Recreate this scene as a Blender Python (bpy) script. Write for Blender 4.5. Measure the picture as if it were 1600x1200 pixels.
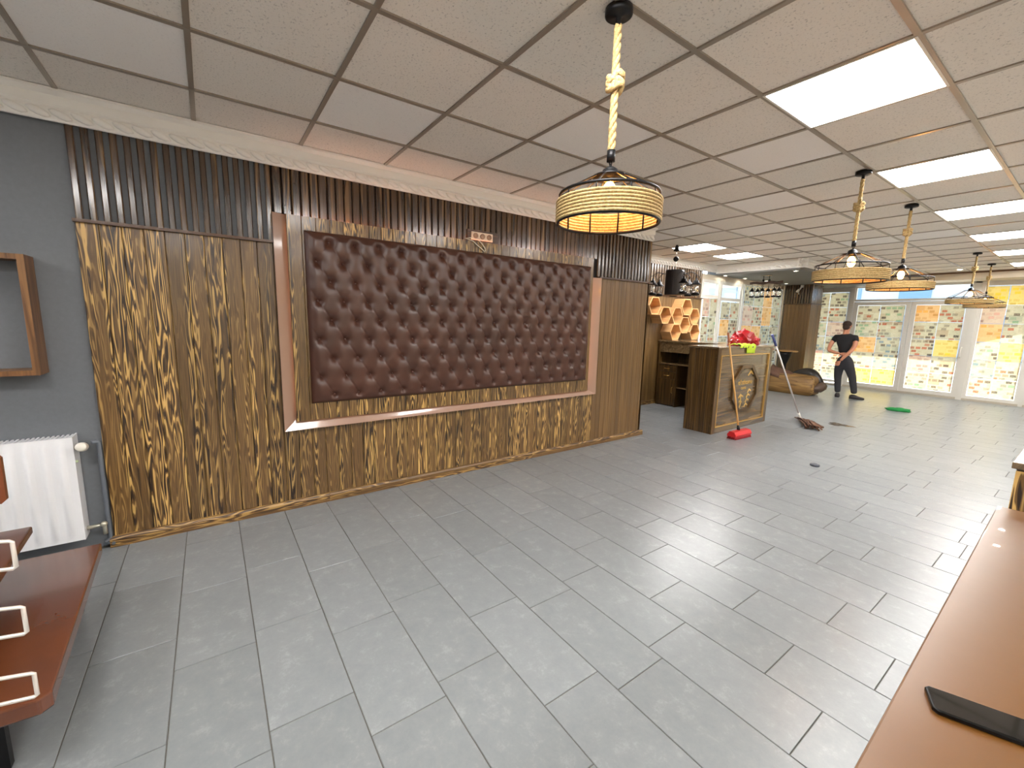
import bpy, bmesh, math, random
from mathutils import Vector, Matrix
random.seed(7)
for _o in list(bpy.data.objects): bpy.data.objects.remove(_o)
SC = bpy.context.scene
COL = SC.collection
PI = math.pi

# ------------------------------------------------------------------ camera
FPX = 660.883
CAM = Vector((3.5357, 0.5938, 1.5047))
RIGHT = Vector((0.5775, 0.8161, 0.0237)); UP = Vector((-0.1365, 0.0680, 0.9883)); FWD = Vector((-0.8049, 0.5739, -0.1507))
cd = bpy.data.cameras.new('camera'); cam = bpy.data.objects.new('camera', cd); COL.objects.link(cam)
cd.sensor_width = 36; cd.lens = 36 * FPX / 1600; cd.clip_start = 0.02; cd.clip_end = 200
mw = Matrix((RIGHT, UP, -FWD)).transposed().to_4x4(); mw.translation = CAM
cam.matrix_world = mw
SC.camera = cam
def project(p):
    d = Vector(p) - CAM; z = d.dot(FWD)
    if z < 0.05: return None
    return (800 + FPX * d.dot(RIGHT) / z, 600 - FPX * d.dot(UP) / z, z)

# ------------------------------------------------------------------ world, sun, exposure
w = bpy.data.worlds.new('world'); SC.world = w; w.use_nodes = True
nt = w.node_tree; bg = nt.nodes['Background']
sky = nt.nodes.new('ShaderNodeTexSky'); sky.sky_type = 'NISHITA'; sky.sun_disc = False
sky.sun_elevation = math.radians(48); sky.sun_rotation = math.radians(20); sky.altitude = 100; sky.dust_density = 1.5
nt.links.new(sky.outputs[0], bg.inputs[0]); bg.inputs[1].default_value = 0.5
sd = bpy.data.lights.new('sun', 'SUN'); sd.energy = 14.0; sd.angle = 0.009; sd.color = (1, .96, .88)
sun = bpy.data.objects.new('sun', sd); COL.objects.link(sun)
sun_dir = Vector((-0.30, -0.72, -0.80)).normalized()
sun.rotation_euler = sun_dir.to_track_quat('-Z', 'Y').to_euler(); sun.location = (6, 30, 20)
SC.view_settings.view_transform = 'Standard'; SC.view_settings.look = 'None'
SC.view_settings.gamma = 1; SC.view_settings.use_curve_mapping = False
SC.view_settings.exposure = 0.74
LED_STRENGTH = 26.0

H = 2.6775

# ------------------------------------------------------------------ materials
MATS = {}
def lin(c):
    return tuple((x / 255 / 12.92 if x / 255 <= .04045 else ((x / 255 + .055) / 1.055) ** 2.4) for x in c) + (1,)
class NT:
    def __init__(s, name):
        s.m = bpy.data.materials.new(name); s.m.use_nodes = True; s.t = s.m.node_tree
        s.b = s.t.nodes['Principled BSDF']; s.out = s.t.nodes['Material Output']
    def n(s, typ, **kw):
        x = s.t.nodes.new(typ)
        for k, v in kw.items():
            if k.startswith('i_'):
                kk = k[2:]; kk = int(kk) if kk.isdigit() else kk
                x.inputs[kk].default_value = v
            else: setattr(x, k, v)
        return x
    def l(s, a, b): s.t.links.new(a, b)
    def math(s, op, a, b=None, c=None, clamp=False):
        x = s.n('ShaderNodeMath', operation=op, use_clamp=clamp)
        for i, v in enumerate((a, b, c)):
            if v is None: continue
            if isinstance(v, (int, float)): x.inputs[i].default_value = v
            else: s.l(v, x.inputs[i])
        return x.outputs[0]
    def mix(s, f, a, b):
        x = s.n('ShaderNodeMix', data_type='RGBA')
        if isinstance(f, (int, float)): x.inputs[0].default_value = f
        else: s.l(f, x.inputs[0])
        for sock, v in ((x.inputs[6], a), (x.inputs[7], b)):
            if isinstance(v, tuple): sock.default_value = v
            else: s.l(v, sock)
        return x.outputs[2]
    def objcoord(s, scale, rnd=True):
        tc = s.n('ShaderNodeTexCoord'); v = tc.outputs['Object']
        if rnd:
            oi = s.n('ShaderNodeObjectInfo'); cm = s.n('ShaderNodeCombineXYZ')
            s.l(s.math('MULTIPLY', oi.outputs['Random'], 37.0), cm.inputs[0])
            s.l(s.math('MULTIPLY', oi.outputs['Random'], 91.0), cm.inputs[1])
            s.l(s.math('MULTIPLY', oi.outputs['Random'], 53.0), cm.inputs[2])
            ad = s.n('ShaderNodeVectorMath', operation='ADD'); s.l(v, ad.inputs[0]); s.l(cm.outputs[0], ad.inputs[1]); v = ad.outputs[0]
        ml = s.n('ShaderNodeVectorMath', operation='MULTIPLY'); s.l(v, ml.inputs[0]); ml.inputs[1].default_value = scale
        return ml.outputs[0]
    def noise(s, vec, scale, detail=2, rough=.5, dist=0):
        x = s.n('ShaderNodeTexNoise'); s.l(vec, x.inputs['Vector']); x.inputs['Scale'].default_value = scale
        x.inputs['Detail'].default_value = detail; x.inputs['Roughness'].default_value = rough; x.inputs['Distortion'].default_value = dist
        return x.outputs['Fac']
    def ramp(s, f, stops):
        x = s.n('ShaderNodeValToRGB'); e = x.color_ramp.elements
        while len(e) < len(stops): e.new(.5)
        for el, (p, c) in zip(e, stops): el.position = p; el.color = c if isinstance(c, tuple) else (c, c, c, 1)
        s.l(f, x.inputs[0]); return x.outputs[0]
    def bump(s, h, strength=.2, dist=.01):
        x = s.n('ShaderNodeBump'); x.inputs['Strength'].default_value = strength; x.inputs['Distance'].default_value = dist
        s.l(h, x.inputs['Height']); s.l(x.outputs[0], s.b.inputs['Normal'])

def plain(name, c, rough=.5, metal=0, spec=.5, coat=0, noise=None, cr=.08):
    if name in MATS: return MATS[name]
    k = NT(name); b = k.b
    b.inputs['Roughness'].default_value = rough; b.inputs['Metallic'].default_value = metal
    b.inputs['Specular IOR Level'].default_value = spec; b.inputs['Coat Weight'].default_value = coat; b.inputs['Coat Roughness'].default_value = cr
    c = lin(c)
    if noise:
        sc, amt = noise
        f = k.noise(k.objcoord((1, 1, 1), rnd=False), sc, 4, .6)
        d = tuple(x * (1 - amt) for x in c[:3]) + (1,); u = tuple(min(1, x * (1 + amt)) for x in c[:3]) + (1,)
        k.l(k.ramp(f, [(.3, d), (.7, u)]), b.inputs['Base Color'])
        k.bump(f, .15, .004)
    else: b.inputs['Base Color'].default_value = c
    MATS[name] = k.m; return k.m

def emit(name, c, strength):
    if name in MATS: return MATS[name]
    k = NT(name); k.b.inputs['Base Color'].default_value = (.8, .8, .8, 1)
    k.b.inputs['Emission Color'].default_value = c + (1,); k.b.inputs['Emission Strength'].default_value = strength
    MATS[name] = k.m; return k.m

def wood(name, dark, mid, light, axis='z', across=9., along=.8, rings=9., flame=1., rough=.35, coat=.3, width=None, tone=.35, streak=.35):
    """stained softwood: contour lines of a stretched noise field make the flame figure; fine streaks run along the grain"""
    if name in MATS: return MATS[name]
    k = NT(name); b = k.b
    sc = {'x': (along, across, across), 'y': (across, along, across), 'z': (across, across, along)}[axis]
    v = k.objcoord(sc)
    n = k.noise(v, 1.0, 1.5, .45, .25)
    fr = k.math('SINE', k.math('MULTIPLY', n, rings * 6.283))
    ring = k.math('MULTIPLY_ADD', fr, .5, .5)
    fs = {'x': (2.5, 160, 160), 'y': (160, 2.5, 160), 'z': (160, 160, 2.5)}[axis]
    st = k.noise(k.objcoord(fs), 1.0, 3, .6)
    lo = k.noise(k.objcoord({'x': (.9, 5, 5), 'y': (5, .9, 5), 'z': (5, 5, .9)}[axis]), 1.0, 2, .5)
    oi = k.n('ShaderNodeObjectInfo')
    D, Md, L = lin(dark), lin(mid), lin(light)
    flamecol = k.ramp(ring, [(.0, D), (.14, D), (.30, Md), (.62, Md), (.84, L), (1., L)])
    base = k.ramp(st, [(.25, tuple(a * (1 - streak) for a in Md[:3]) + (1,)), (.75, tuple(min(1, a * (1 + streak)) for a in Md[:3]) + (1,))])
    mask = k.ramp(k.noise(k.objcoord({'x': (.5, 14, 14), 'y': (14, .5, 14), 'z': (22, 22, .35)}[axis]), 1.0, 2, .5), [(.45, 0.10), (.57, 1.)])
    col = k.mix(k.math('MULTIPLY', mask, flame), base, flamecol)
    shade = k.math('ADD', k.math('MULTIPLY', lo, .9), k.math('MULTIPLY', oi.outputs['Random'], tone))
    sh = k.ramp(shade, [(.25, .6), (1., 1.2)])
    mul = k.n('ShaderNodeMix', data_type='RGBA', blend_type='MULTIPLY'); mul.inputs[0].default_value = 1
    k.l(col, mul.inputs[6]); k.l(sh, mul.inputs[7])
    k.l(mul.outputs[2], b.inputs['Base Color'])
    b.inputs['Roughness'].default_value = rough; b.inputs['Coat Weight'].default_value = coat; b.inputs['Coat Roughness'].default_value = .15
    k.bump(k.math('ADD', k.math('MULTIPLY', ring, .5), st), .25, .003)
    MATS[name] = k.m; return k.m

# ------------------------------------------------------------------ object helpers
def tag(o, label=None, cat=None, group=None, kind=None):
    if label: o['label'] = label
    if cat: o['category'] = cat
    if group: o['group'] = group
    if kind: o['kind'] = kind
    return o
def empty(name, loc=(0, 0, 0), rz=0, parent=None):
    o = bpy.data.objects.new(name, None); COL.objects.link(o); o.location = loc; o.rotation_euler = (0, 0, rz)
    o.empty_display_size = .05
    if parent: o.parent = parent
    return o
def thing(name, label, cat, loc=(0, 0, 0), rz=0, group=None):
    return tag(empty(name, loc, rz), label, cat, group)
def link(name, mesh, parent=None, loc=(0, 0, 0), rot=(0, 0, 0), scale=None):
    o = bpy.data.objects.new(name, mesh); COL.objects.link(o); o.location = loc; o.rotation_euler = rot
    if scale: o.scale = scale
    if parent: o.parent = parent
    return o
class MB:
    def __init__(s): s.v = []; s.f = []; s.sm = []
    def poly(s, pts, faces, smooth=False):
        n = len(s.v); s.v += [tuple(p) for p in pts]; s.f += [tuple(i + n for i in f) for f in faces]; s.sm += [smooth] * len(faces); return s
    def box(s, x0, x1, y0, y1, z0, z1):
        p = [(x, y, z) for z in (z0, z1) for y in (y0, y1) for x in (x0, x1)]
        return s.poly(p, [(0, 2, 3, 1), (4, 5, 7, 6), (0, 1, 5, 4), (2, 6, 7, 3), (0, 4, 6, 2), (1, 3, 7, 5)])
    def prism(s, outline, axis, a0, a1, smooth=False):
        """outline: 2D points; axis: extrusion axis ('x': outline=(y,z), 'y': (x,z), 'z': (x,y))"""
        def P(p, a): return {'x': (a, p[0], p[1]), 'y': (p[0], a, p[1]), 'z': (p[0], p[1], a)}[axis]
        n = len(outline); pts = [P(p, a0) for p in outline] + [P(p, a1) for p in outline]
        fs = [(i, (i + 1) % n, n + (i + 1) % n, n + i) for i in range(n)]
        nn = len(s.v); s.poly(pts, fs, smooth)
        s.f += [tuple(nn + i for i in range(n))[::-1], tuple(nn + n + i for i in range(n))]; s.sm += [False, False]
        return s
    def lathe(s, prof, seg=24, c=(0, 0, 0), closed=False, smooth=True):
        pts = []; 
        for r, z in prof:
            for i in range(seg):
                a = 2 * PI * i / seg; pts.append((c[0] + r * math.cos(a), c[1] + r * math.sin(a), c[2] + z))
        m = len(prof); fs = []
        for j in range(m - 1 + (1 if closed else 0)):
            j2 = (j + 1) % m
            for i in range(seg):
                fs.append((j * seg + i, j * seg + (i + 1) % seg, j2 * seg + (i + 1) % seg, j2 * seg + i))
        return s.poly(pts, fs, smooth)
    def tube(s, path, r, seg=8, closed=False, smooth=True, caps=True):
        path = [Vector(p) for p in path]; n = len(path); rs = r if isinstance(r, (list, tuple)) else [r] * n
        pts = []; prev = None
        for i, p in enumerate(path):
            if closed: t = path[(i + 1) % n] - path[i - 1]
            else: t = path[min(i + 1, n - 1)] - path[max(i - 1, 0)]
            t.normalize()
            if prev is None:
                a = Vector((0, 0, 1)) if abs(t.z) < .9 else Vector((1, 0, 0)); u = t.cross(a).normalized()
            else: u = (prev - t * prev.dot(t)).normalized()
            prev = u; v = t.cross(u)
            for k in range(seg):
                an = 2 * PI * k / seg; pts.append(p + (u * math.cos(an) + v * math.sin(an)) * rs[i])
        fs = []
        for i in range(n if closed else n - 1):
            j = (i + 1) % n
            for k in range(seg): fs.append((i * seg + k, i * seg + (k + 1) % seg, j * seg + (k + 1) % seg, j * seg + k))
        base = len(s.v); s.poly(pts, fs, smooth)
        if caps and not closed:
            s.f += [tuple(base + k for k in range(seg))[::-1], tuple(base + (n - 1) * seg + k for k in range(seg))]; s.sm += [False, False]
        return s
    def sphere(s, c, r, seg=12, rings=8, sx=1, sy=1, sz=1):
        prof = [(max(1e-4, math.sin(PI * i / rings)) * r, -math.cos(PI * i / rings) * r) for i in range(rings + 1)]
        n = len(s.v); s.lathe(prof, seg)
        for i in range(n, len(s.v)):
            x, y, z = s.v[i]; s.v[i] = (c[0] + x * sx, c[1] + y * sy, c[2] + z * sz)
        return s
    def mesh(s, name, mat):
        m = bpy.data.meshes.new(name); m.from_pydata(s.v, [], s.f)
        for p, f in zip(m.polygons, s.sm): p.use_smooth = f
        if mat: m.materials.append(mat)
        bm = bmesh.new(); bm.from_mesh(m); bmesh.ops.recalc_face_normals(bm, faces=bm.faces); bm.to_mesh(m); bm.free()
        m.update(); return m
    def obj(s, name, mat, parent=None, loc=(0, 0, 0), rot=(0, 0, 0)):
        return link(name, s.mesh(name, mat), parent, loc, rot)
def box(name, x0, x1, y0, y1, z0, z1, mat, parent=None, bev=0):
    c = ((x0 + x1) / 2, (y0 + y1) / 2, (z0 + z1) / 2) if parent is None else ((x0 + x1) / 2, (y0 + y1) / 2, (z0 + z1) / 2)
    hx, hy, hz = (x1 - x0) / 2, (y1 - y0) / 2, (z1 - z0) / 2
    o = MB().box(-hx, hx, -hy, hy, -hz, hz).obj(name, mat, parent, c)
    if bev:
        md = o.modifiers.new('bevel', 'BEVEL'); md.width = bev; md.segments = 2; md.limit_method = 'ANGLE'
    return o
def struct(o): o['kind'] = 'structure'; return o
def wbox(name, x0, x1, y0, y1, z0, z1, mat): return MB().box(x0, x1, y0, y1, z0, z1).obj(name, mat)
CACHE = {}
def cached(key, fn):
    if key not in CACHE: CACHE[key] = fn()
    return CACHE[key]
def copy_tree(o, parent=None):
    c = o.copy(); COL.objects.link(c); c.parent = parent
    for ch in list(o.children): copy_tree(ch, c)
    return c

# palette
M_GREY = plain('grey_paint', (110, 114, 119), .6, noise=(40, .05))
M_WHITEWALL = plain('cream_paint', (214, 204, 184), .7)
M_PLASTER = plain('white_plaster', (240, 238, 232), .45)
M_PVC = plain('white_pvc', (226, 224, 216), .35)
M_BLACK = plain('black_metal', (28, 28, 30), .4, metal=.6)
M_DARK = plain('dark_void', (18, 14, 12), .8)
M_CHROME = plain('chrome', (210, 205, 195), .18, metal=1)
M_BRASS = plain('brass', (200, 160, 90), .3, metal=1)
M_GOLD = plain('gold_paint', (226, 186, 104), .3, metal=.4)
M_PLANK = wood('burnt_pine', (44, 28, 15), (104, 77, 42), (198, 160, 94), 'z', 24, 1.9, 10, 1., .34, .4, tone=.6)
M_PLANK_Y = wood('burnt_pine_horizontal', (54, 36, 18), (118, 86, 46), (190, 152, 88), 'y', 24, 2.6, 8, .8, .36, .35)
M_FINE = wood('fine_grain_pine', (78, 55, 31), (114, 86, 50), (146, 114, 68), 'z', 30, .5, 5, .5, .38, .3, streak=.3)
M_SLAT = wood('dark_lacquer_slat', (42, 28, 18), (76, 56, 38), (136, 104, 64), 'z', 14, .9, 5, .6, .22, .8)
M_SLATW = wood('grey_lacquer_slat', (70, 52, 36), (120, 98, 76), (160, 140, 112), 'z', 14, .9, 5, .6, .2, .9)
M_TRIM = plain('varnished_trim', (158, 126, 106), .26, coat=.6)
M_LEDGE = wood('ledge_wood', (40, 22, 12), (78, 48, 26), (110, 74, 42), 'y', 14, .9, 5, .5, .35, .3)
M_COUNTER = wood('counter_oak', (46, 31, 14), (84, 60, 28), (116, 86, 44), 'z', 16, .8, 5, .7, .35, .3)
M_COUNTERX = wood('counter_oak_horizontal', (74, 57, 38), (106, 86, 60), (134, 112, 82), 'y', 10, .7, 5, .6, .22, .7)
M_SHELF = wood('shelf_pine', (74, 46, 22), (124, 84, 46), (150, 108, 62), 'z', 20, 1, 4, .5, .45, .2)
M_HEX = wood('hexagon_ply', (190, 136, 82), (224, 174, 118), (240, 200, 148), 'x', 12, 1, 3, .3, .4, .2, streak=.15)
M_BROWN = plain('brown_laminate', (98, 54, 32), .24, coat=.5, noise=(6, .08))
M_TABLE = plain('orange_brown_laminate', (102, 65, 24), .3, coat=.9, noise=(3, .06), cr=.015)

# ceiling tile
def tile_mat(name, c, amt):
    k = NT(name); v = k.objcoord((1, 1, 1))
    f = k.noise(v, 95, 2, .7); sp = k.ramp(f, [(.30, tuple(x * (1 - amt) for x in lin(c)[:3]) + (1,)), (.42, lin(c))])
    k.l(sp, k.b.inputs['Base Color']); k.b.inputs['Roughness'].default_value = .9
    k.bump(f, .35, .004); return k.m
M_TILE = tile_mat('mineral_tile', (236, 231, 222), .35)
M_TILE2 = tile_mat('pale_mineral_tile', (246, 244, 240), .10)
M_BAR = plain('grid_bar', (160, 150, 136), .28, metal=.25)
# floor tile
def floor_mat():
    k = NT('grey_stone_tile'); v = k.objcoord((1, 1, 1))
    a = k.noise(v, 13, 6, .72, .2); b2 = k.noise(v, 90, 3, .7); oi = k.n('ShaderNodeObjectInfo')
    f = k.math('ADD', k.math('MULTIPLY', a, .8), k.math('MULTIPLY', b2, .2))
    c = k.ramp(f, [(.38, lin((126, 130, 133))), (.55, lin((132, 136, 138))), (.68, lin((148, 151, 153)))])
    sh = k.ramp(oi.outputs['Random'], [(0, .93), (1, 1.05)])
    mul = k.n('ShaderNodeMix', data_type='RGBA', blend_type='MULTIPLY'); mul.inputs[0].default_value = 1
    k.l(c, mul.inputs[6]); k.l(sh, mul.inputs[7]); k.l(mul.outputs[2], k.b.inputs['Base Color'])
    k.b.inputs['Roughness'].default_value = .30
    k.bump(b2, .08, .002); return k.m
M_FLOOR = floor_mat()
M_GROUT = plain('grout', (98, 96, 90), .9)

# ================================================================== STRUCTURE
YA, YB = 0.0, 5.25          # panelling extent on the main wall
XR, YN, YF = 6.5, -2.6, 13.9  # right wall, wall behind the camera, glazed front
XL2 = -1.33                   # set-back wall of the bar alcove
# ---- floor
floor = struct(MB().box(-1.6, XR + .2, YN - .2, YF + .35, -.12, -.004).obj('floor', M_GROUT))
def tile_mesh(wx, wy):
    def mk():
        m = MB(); c = .0015; t = .012; hx, hy = wx / 2, wy / 2
        ring = lambda a, b, z: [(-a, -b, z), (a, -b, z), (a, b, z), (-a, b, z)]
        m.poly(ring(hx, hy, -t) + ring(hx, hy, -c) + ring(hx - c, hy - c, 0),
               [(0, 1, 5, 4), (1, 2, 6, 5), (2, 3, 7, 6), (3, 0, 4, 7), (4, 5, 9, 8), (5, 6, 10, 9), (6, 7, 11, 10), (7, 4, 8, 11), (8, 9, 10, 11)])
        return m.mesh('floor_tile', M_FLOOR)
    return cached(('ft', round(wx, 3), round(wy, 3)), mk)
known = {0: .458, 1: .161, 2: .489, 3: .587, 4: .233, 5: .379, 6: .068, 7: .145}
tiles = []
for r in range(-17, 39):
    y0 = 2.4708 + .3 * r; yc = y0 + .15
    if yc > YF + .1: continue
    off = known.get(r, (r * .2237 + random.choice((0, .11, .2, .3))) % .6)
    xmin = 0.0 if yc < YB else XL2; k0 = math.floor((xmin - off) / .6)
    for k in range(k0, 13):
        xa, xb = off + .6 * k, off + .6 * k + .6
        xa, xb = max(xa, xmin), min(xb, XR)
        if xb - xa < .03: continue
        tiles.append((xa, xb, y0, y0 + .3))
def vis_rank(t):
    p = project(((t[0] + t[1]) / 2, (t[2] + t[3]) / 2, 0))
    if p is None or not (-60 < p[0] < 1660 and -60 < p[1] < 1280): return 1e9
    if p[0] > 1360 + (1200 - p[1]) * .55: return 1e8 + p[2]
    return p[2]
tiles.sort(key=vis_rank)
G = .0022
rest = MB()
for i, (xa, xb, ya, yb) in enumerate(tiles):
    if i < 300:
        link('floor_tile', tile_mesh(xb - xa - 2 * G, yb - ya - 2 * G), floor, ((xa + xb) / 2, (ya + yb) / 2, 0))
    else:
        a, b, c, d = xa + G, xb - G, ya + G, yb - G
        rest.poly([(a, c, -.012), (b, c, -.012), (b, d, -.012), (a, d, -.012), (a, c, 0), (b, c, 0), (b, d, 0), (a, d, 0)],
                  [(4, 5, 6, 7), (0, 1, 5, 4), (1, 2, 6, 5), (2, 3, 7, 6), (3, 0, 4, 7)])
tag(rest.obj('far_floor_tiles', M_FLOOR, floor), kind='stuff')

# ---- ceiling: slab, tiles and T-bars
ceiling = struct(MB().box(-1.6, XR + .2, YN - .2, YF + .35, H + .05, H + .2).obj('ceiling', plain('slab', (120, 110, 98), .9)))
GX = [0.6 * k - .081 for k in range(-2, 12)]
GY = [0.6 * k for k in range(-5, 23)]
PANELS = []
for j in (-1, 2, 5, 8, 11, 14, 17, 20): PANELS.append((4, j))
for j in (0, 3, 6, 9, 12): PANELS.append((9, j))
PANELS += [(1, -4), (6, -4)]  # out-of-view fill panels added to brighten the ceiling and left side
PANELS += [(-1, 11), (-1, 13)]
PALE = {(1, 0), (1, 2), (1, 5), (-1, 9), (2, 8), (0, 9), (3, 6), (1, 10), (0, 12), (2, 13), (2, 4), (3, 13)}
tile_m = cached('ct', lambda: MB().box(-.288, .288, -.288, .288, 0, .016).mesh('ceiling_tile', M_TILE))
tile_m2 = cached('ct2', lambda: MB().box(-.288, .288, -.288, .288, 0, .016).mesh('ceiling_tile', M_TILE2))
def inside(x, y): return x > (0 if y < YB else XL2) - .35
for kx in range(-2, 11):
    for ky in range(-5, 22):
        xc, yc = .6 * kx - .081 + .3, .6 * ky + .3
        if not inside(xc, yc) or (kx, ky) in PANELS: continue
        if yc > 13.2: continue
        me = tile_m2 if (kx, ky) in PALE else tile_m
        link('ceiling_tile', me, ceiling, (xc, yc, H + .004))
for x in GX:
    ya = YN if x > 0 else YB - .1
    MB().box(-.012, .012, ya, 13.2, -.004, .03).obj('grid_bar', M_BAR, ceiling, (x, 0, H))
for y in GY:
    if y > 13.2: continue
    xa = -.03 if y < YB else XL2
    MB().box(xa, XR, -.0118, .0118, -.0032, .03).obj('grid_bar', M_BAR, ceiling, (0, y, H))
# ---- LED panels
M_LED = emit('led_diffuser', (1, .975, .95), LED_STRENGTH)
led_frame = MB()
for a, b, c, d in ((-.297, .297, -.297, -.285), (-.297, .297, .285, .297), (-.297, -.285, -.285, .285), (.285, .297, -.285, .285)):
    led_frame.box(a, b, c, d, -.006, .012)
led_frame = led_frame.mesh('frame', M_PVC)
led_diff = MB().box(-.285, .285, -.285, .285, -.001, .008).mesh('diffuser', M_LED)
for kx, ky in PANELS:
    ordn = ('nearest', 'second from', 'third from', 'fourth from', 'fifth from', 'sixth from', 'seventh from', 'eighth from')
    if kx == 4: row = ('white LED ceiling panel of the pendant row, %s the glazed front' % ordn[(20 - ky) // 3], 'LED panels in the long ceiling row')
    elif kx == 9: row = ('white LED ceiling panel over the brown table side, %s the glazed front' % ordn[(12 - ky) // 3], 'LED panels in the side ceiling row')
    elif ky == -4: row = ('white LED ceiling panel near the back wall, on the %s side' % ('panelled wall' if kx == 1 else 'table'), 'LED panels by the back wall')
    else: row = ('white LED ceiling panel above the bar, %s the drum chandelier' % ('nearest' if ky == 11 else 'second from'), 'LED panels above the bar')
    t = thing('ceiling_light', row[0], 'ceiling light', (.6 * kx - .081 + .3, .6 * ky + .3, H), 0, row[1])
    link('frame', led_frame, t); link('diffuser', led_diff, t)

# ---- walls
wall_left = struct(wbox('wall_left', -.28, -.03, YN, YB - .03, 0, H + .05, M_GREY))
struct(box('wall_return', XL2 - .2, -.28, YB - .25, YB - .03, 0, H + .05, M_GREY))
wall_alc = struct(wbox('wall_alcove', XL2 - .2, XL2 - .03, YB - .03, 8.68, 0, H + .05, plain('dark_backing', (44, 32, 24), .7)))
struct(box('wall_back', -.28, XR + .2, YN - .2, YN, 0, H + .05, M_GREY))
struct(box('wall_right', XR, XR + .2, YN, YF + .2, 0, H + .05, M_WHITEWALL))

# plank builder: front chamfered board, grain along z, front towards +x
def plank_mesh(wd, h, t, mat, ch=.003):
    def mk():
        hw = wd / 2
        return MB().prism([(0, -hw), (0, hw), (t - ch, hw), (t, hw - ch), (t, -hw + ch), (t - ch, -hw)], 'z', -h / 2, h / 2).mesh('plank', mat)
    return cached(('pl', round(wd, 4), round(h, 4), t, mat.name), mk)
def planks(y0, y1, z0, z1, pitch, parent, mat, t=.03, xb=-.03, gap=.0015, name='plank', rot=0, fixed=None):
    n = max(1, round((y1 - y0) / pitch)); p = (y1 - y0) / n
    for i in range(n):
        yc = y0 + (i + .5) * p
        link(name, plank_mesh(p - gap if fixed is None else fixed, z1 - z0, t, mat), parent, (xb, yc, (z0 + z1) / 2))
BX0, BX1, BZ0, BZ1 = 1.085, 4.175, .70, 2.205       # raised panel
planks(YA, 1.0, .07, 2.0, .098, wall_left, M_PLANK)
planks(1.0, 4.31, .07, .655, .098, wall_left, M_PLANK)
planks(4.31, YB, .07, 2.0, .075, wall_left, M_FINE)
# ledge on top of the panelling
for ya, yb in ((YA - .005, 1.0), (4.31, YB + .03)):
    box('ledge', -.03, .03, ya, yb, 2.0, 2.018, M_LEDGE, wall_left)
# skirting strip in three lengths
for ya, yb in ((YA - .02, 1.3), (1.3, 3.4), (3.4, YB + .05)):
    MB().prism([(0, 0), (.022, 0), (.022, .05), (.014, .066), (0, .07)], 'y', ya + .001, yb - .001).obj('skirting', M_PLANK_Y, wall_left, (0, 0, 0))
# upper slats
def slats(ys, wd, z0, z1, parent, mat, xb=-.03, t=.028):
    for y in ys: link('slat', plank_mesh(wd, z1 - z0, t, mat, .006), parent, (xb, y, (z0 + z1) / 2))
slats([.022 + .0605 * i for i in range(17)], .034, 2.018, 2.54, wall_left, M_SLAT)
slats([1.045 + .0605 * i for i in range(54)], .054, 2.215, 2.54, wall_left, M_SLAT)
slats([4.32 + .0597 * i for i in range(16)], .036, 2.018, 2.54, wall_left, M_SLAT)
box('slat_backing', -.0295, -.026, 1.0, YB - .03, 2.0, 2.54, M_DARK, wall_left)
# end face of the panelled wall
box('wall_end_board', -.28, 0, YB - .03, YB, 0, 2.55, M_FINE, wall_left)
# alcove wall: planks below, slats above
planks(5.3, 8.68, .07, 2.0, .09, wall_alc, M_FINE, .03, XL2 - .03)
box('ledge', XL2 - .03, XL2 + .03, 5.3, 8.7, 2.0, 2.018, M_LEDGE, wall_alc)
slats([5.35 + .078 * i for i in range(43)], .046, 2.018, 2.56, wall_alc, M_SLATW, XL2 - .03)
box('skirting', XL2, XL2 + .02, 5.3, 8.68, 0, .07, M_PLANK_Y, wall_alc)

# ---- cornices
def cornice(name, p0, p1, inward, size=.13, step=.085, depth=.075):
    p0, p1 = Vector(p0), Vector(p1); d = (p1 - p0); L = d.length; d.normalize(); n = Vector(inward)
    s = size; dp = depth
    prof = [(0, 0), (.014, 0), (.018, .008), (.020, .066), (.030, .072), (.036, .080), (.040, s * .80), (dp * .9, s * .90), (dp, s * .92), (dp, s), (0, s)]
    pts = []
    for q in (p0, p1):
        for a, b in prof: v = q + n * a; pts.append((v.x, v.y, H - s + b))
    m = len(prof); o = MB().poly(pts, [(i, (i + 1) % m, m + (i + 1) % m, m + i) for i in range(m)] + [tuple(range(m))[::-1], tuple(range(m, 2 * m))]).obj(name, M_PLASTER)
    struct(o)
    bead = cached(('bead', round(n.x), round(n.y), size), lambda: (lambda q: q.mesh('bead', M_PLASTER))(MB().sphere((0, 0, 0), 1, 8, 6)))
    k = int(L / step)
    ang = math.atan2(d.y, d.x)
    for i in range(k):
        c = p0 + d * ((i + .5) * L / k) + n * .022
        b = link('bead', bead, o, (c.x, c.y, H - s + .036), (0, 0, 0)); 
        b.scale = (.050, .020, .021); b.rotation_euler = (math.radians(-35) if abs(d.y) > .5 else math.radians(-35), math.radians(22), ang)
    return o
cornice('trim_1', (-.0, YN, 0), (-.0, YB, 0), (1, 0, 0), .155, .085, .068)
cornice('trim_2', (XL2, YB, 0), (XL2, 9.1, 0), (1, 0, 0), .13)
# soffit over the alcove windows
SZ = 2.50
soff = struct(box('soffit', XL2 - .2, .2, 9.14, YF, SZ, H + .04, plain('soffit_grey', (112, 112, 108), .6)))
cornice('trim_3', (XL2, 9.14, 0), (.32, 9.14, 0), (0, -1, 0), .15)
cornice('trim_4', (.2, 9.0, 0), (.2, 13.15, 0), (1, 0, 0), .13)

# ---- front bulkhead over the glazing
bulk = struct(wbox('wall_far_bulkhead', .2, XR, 13.2, YF + .2, 2.53, H + .04, M_WHITEWALL))
box('shadow_trim', .2, XR, 13.17, 13.2, H - .03, H, plain('brown_trim', (112, 84, 60), .5), bulk)  # dark shadow gap at the ceiling end, put in as a brown strip

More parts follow.
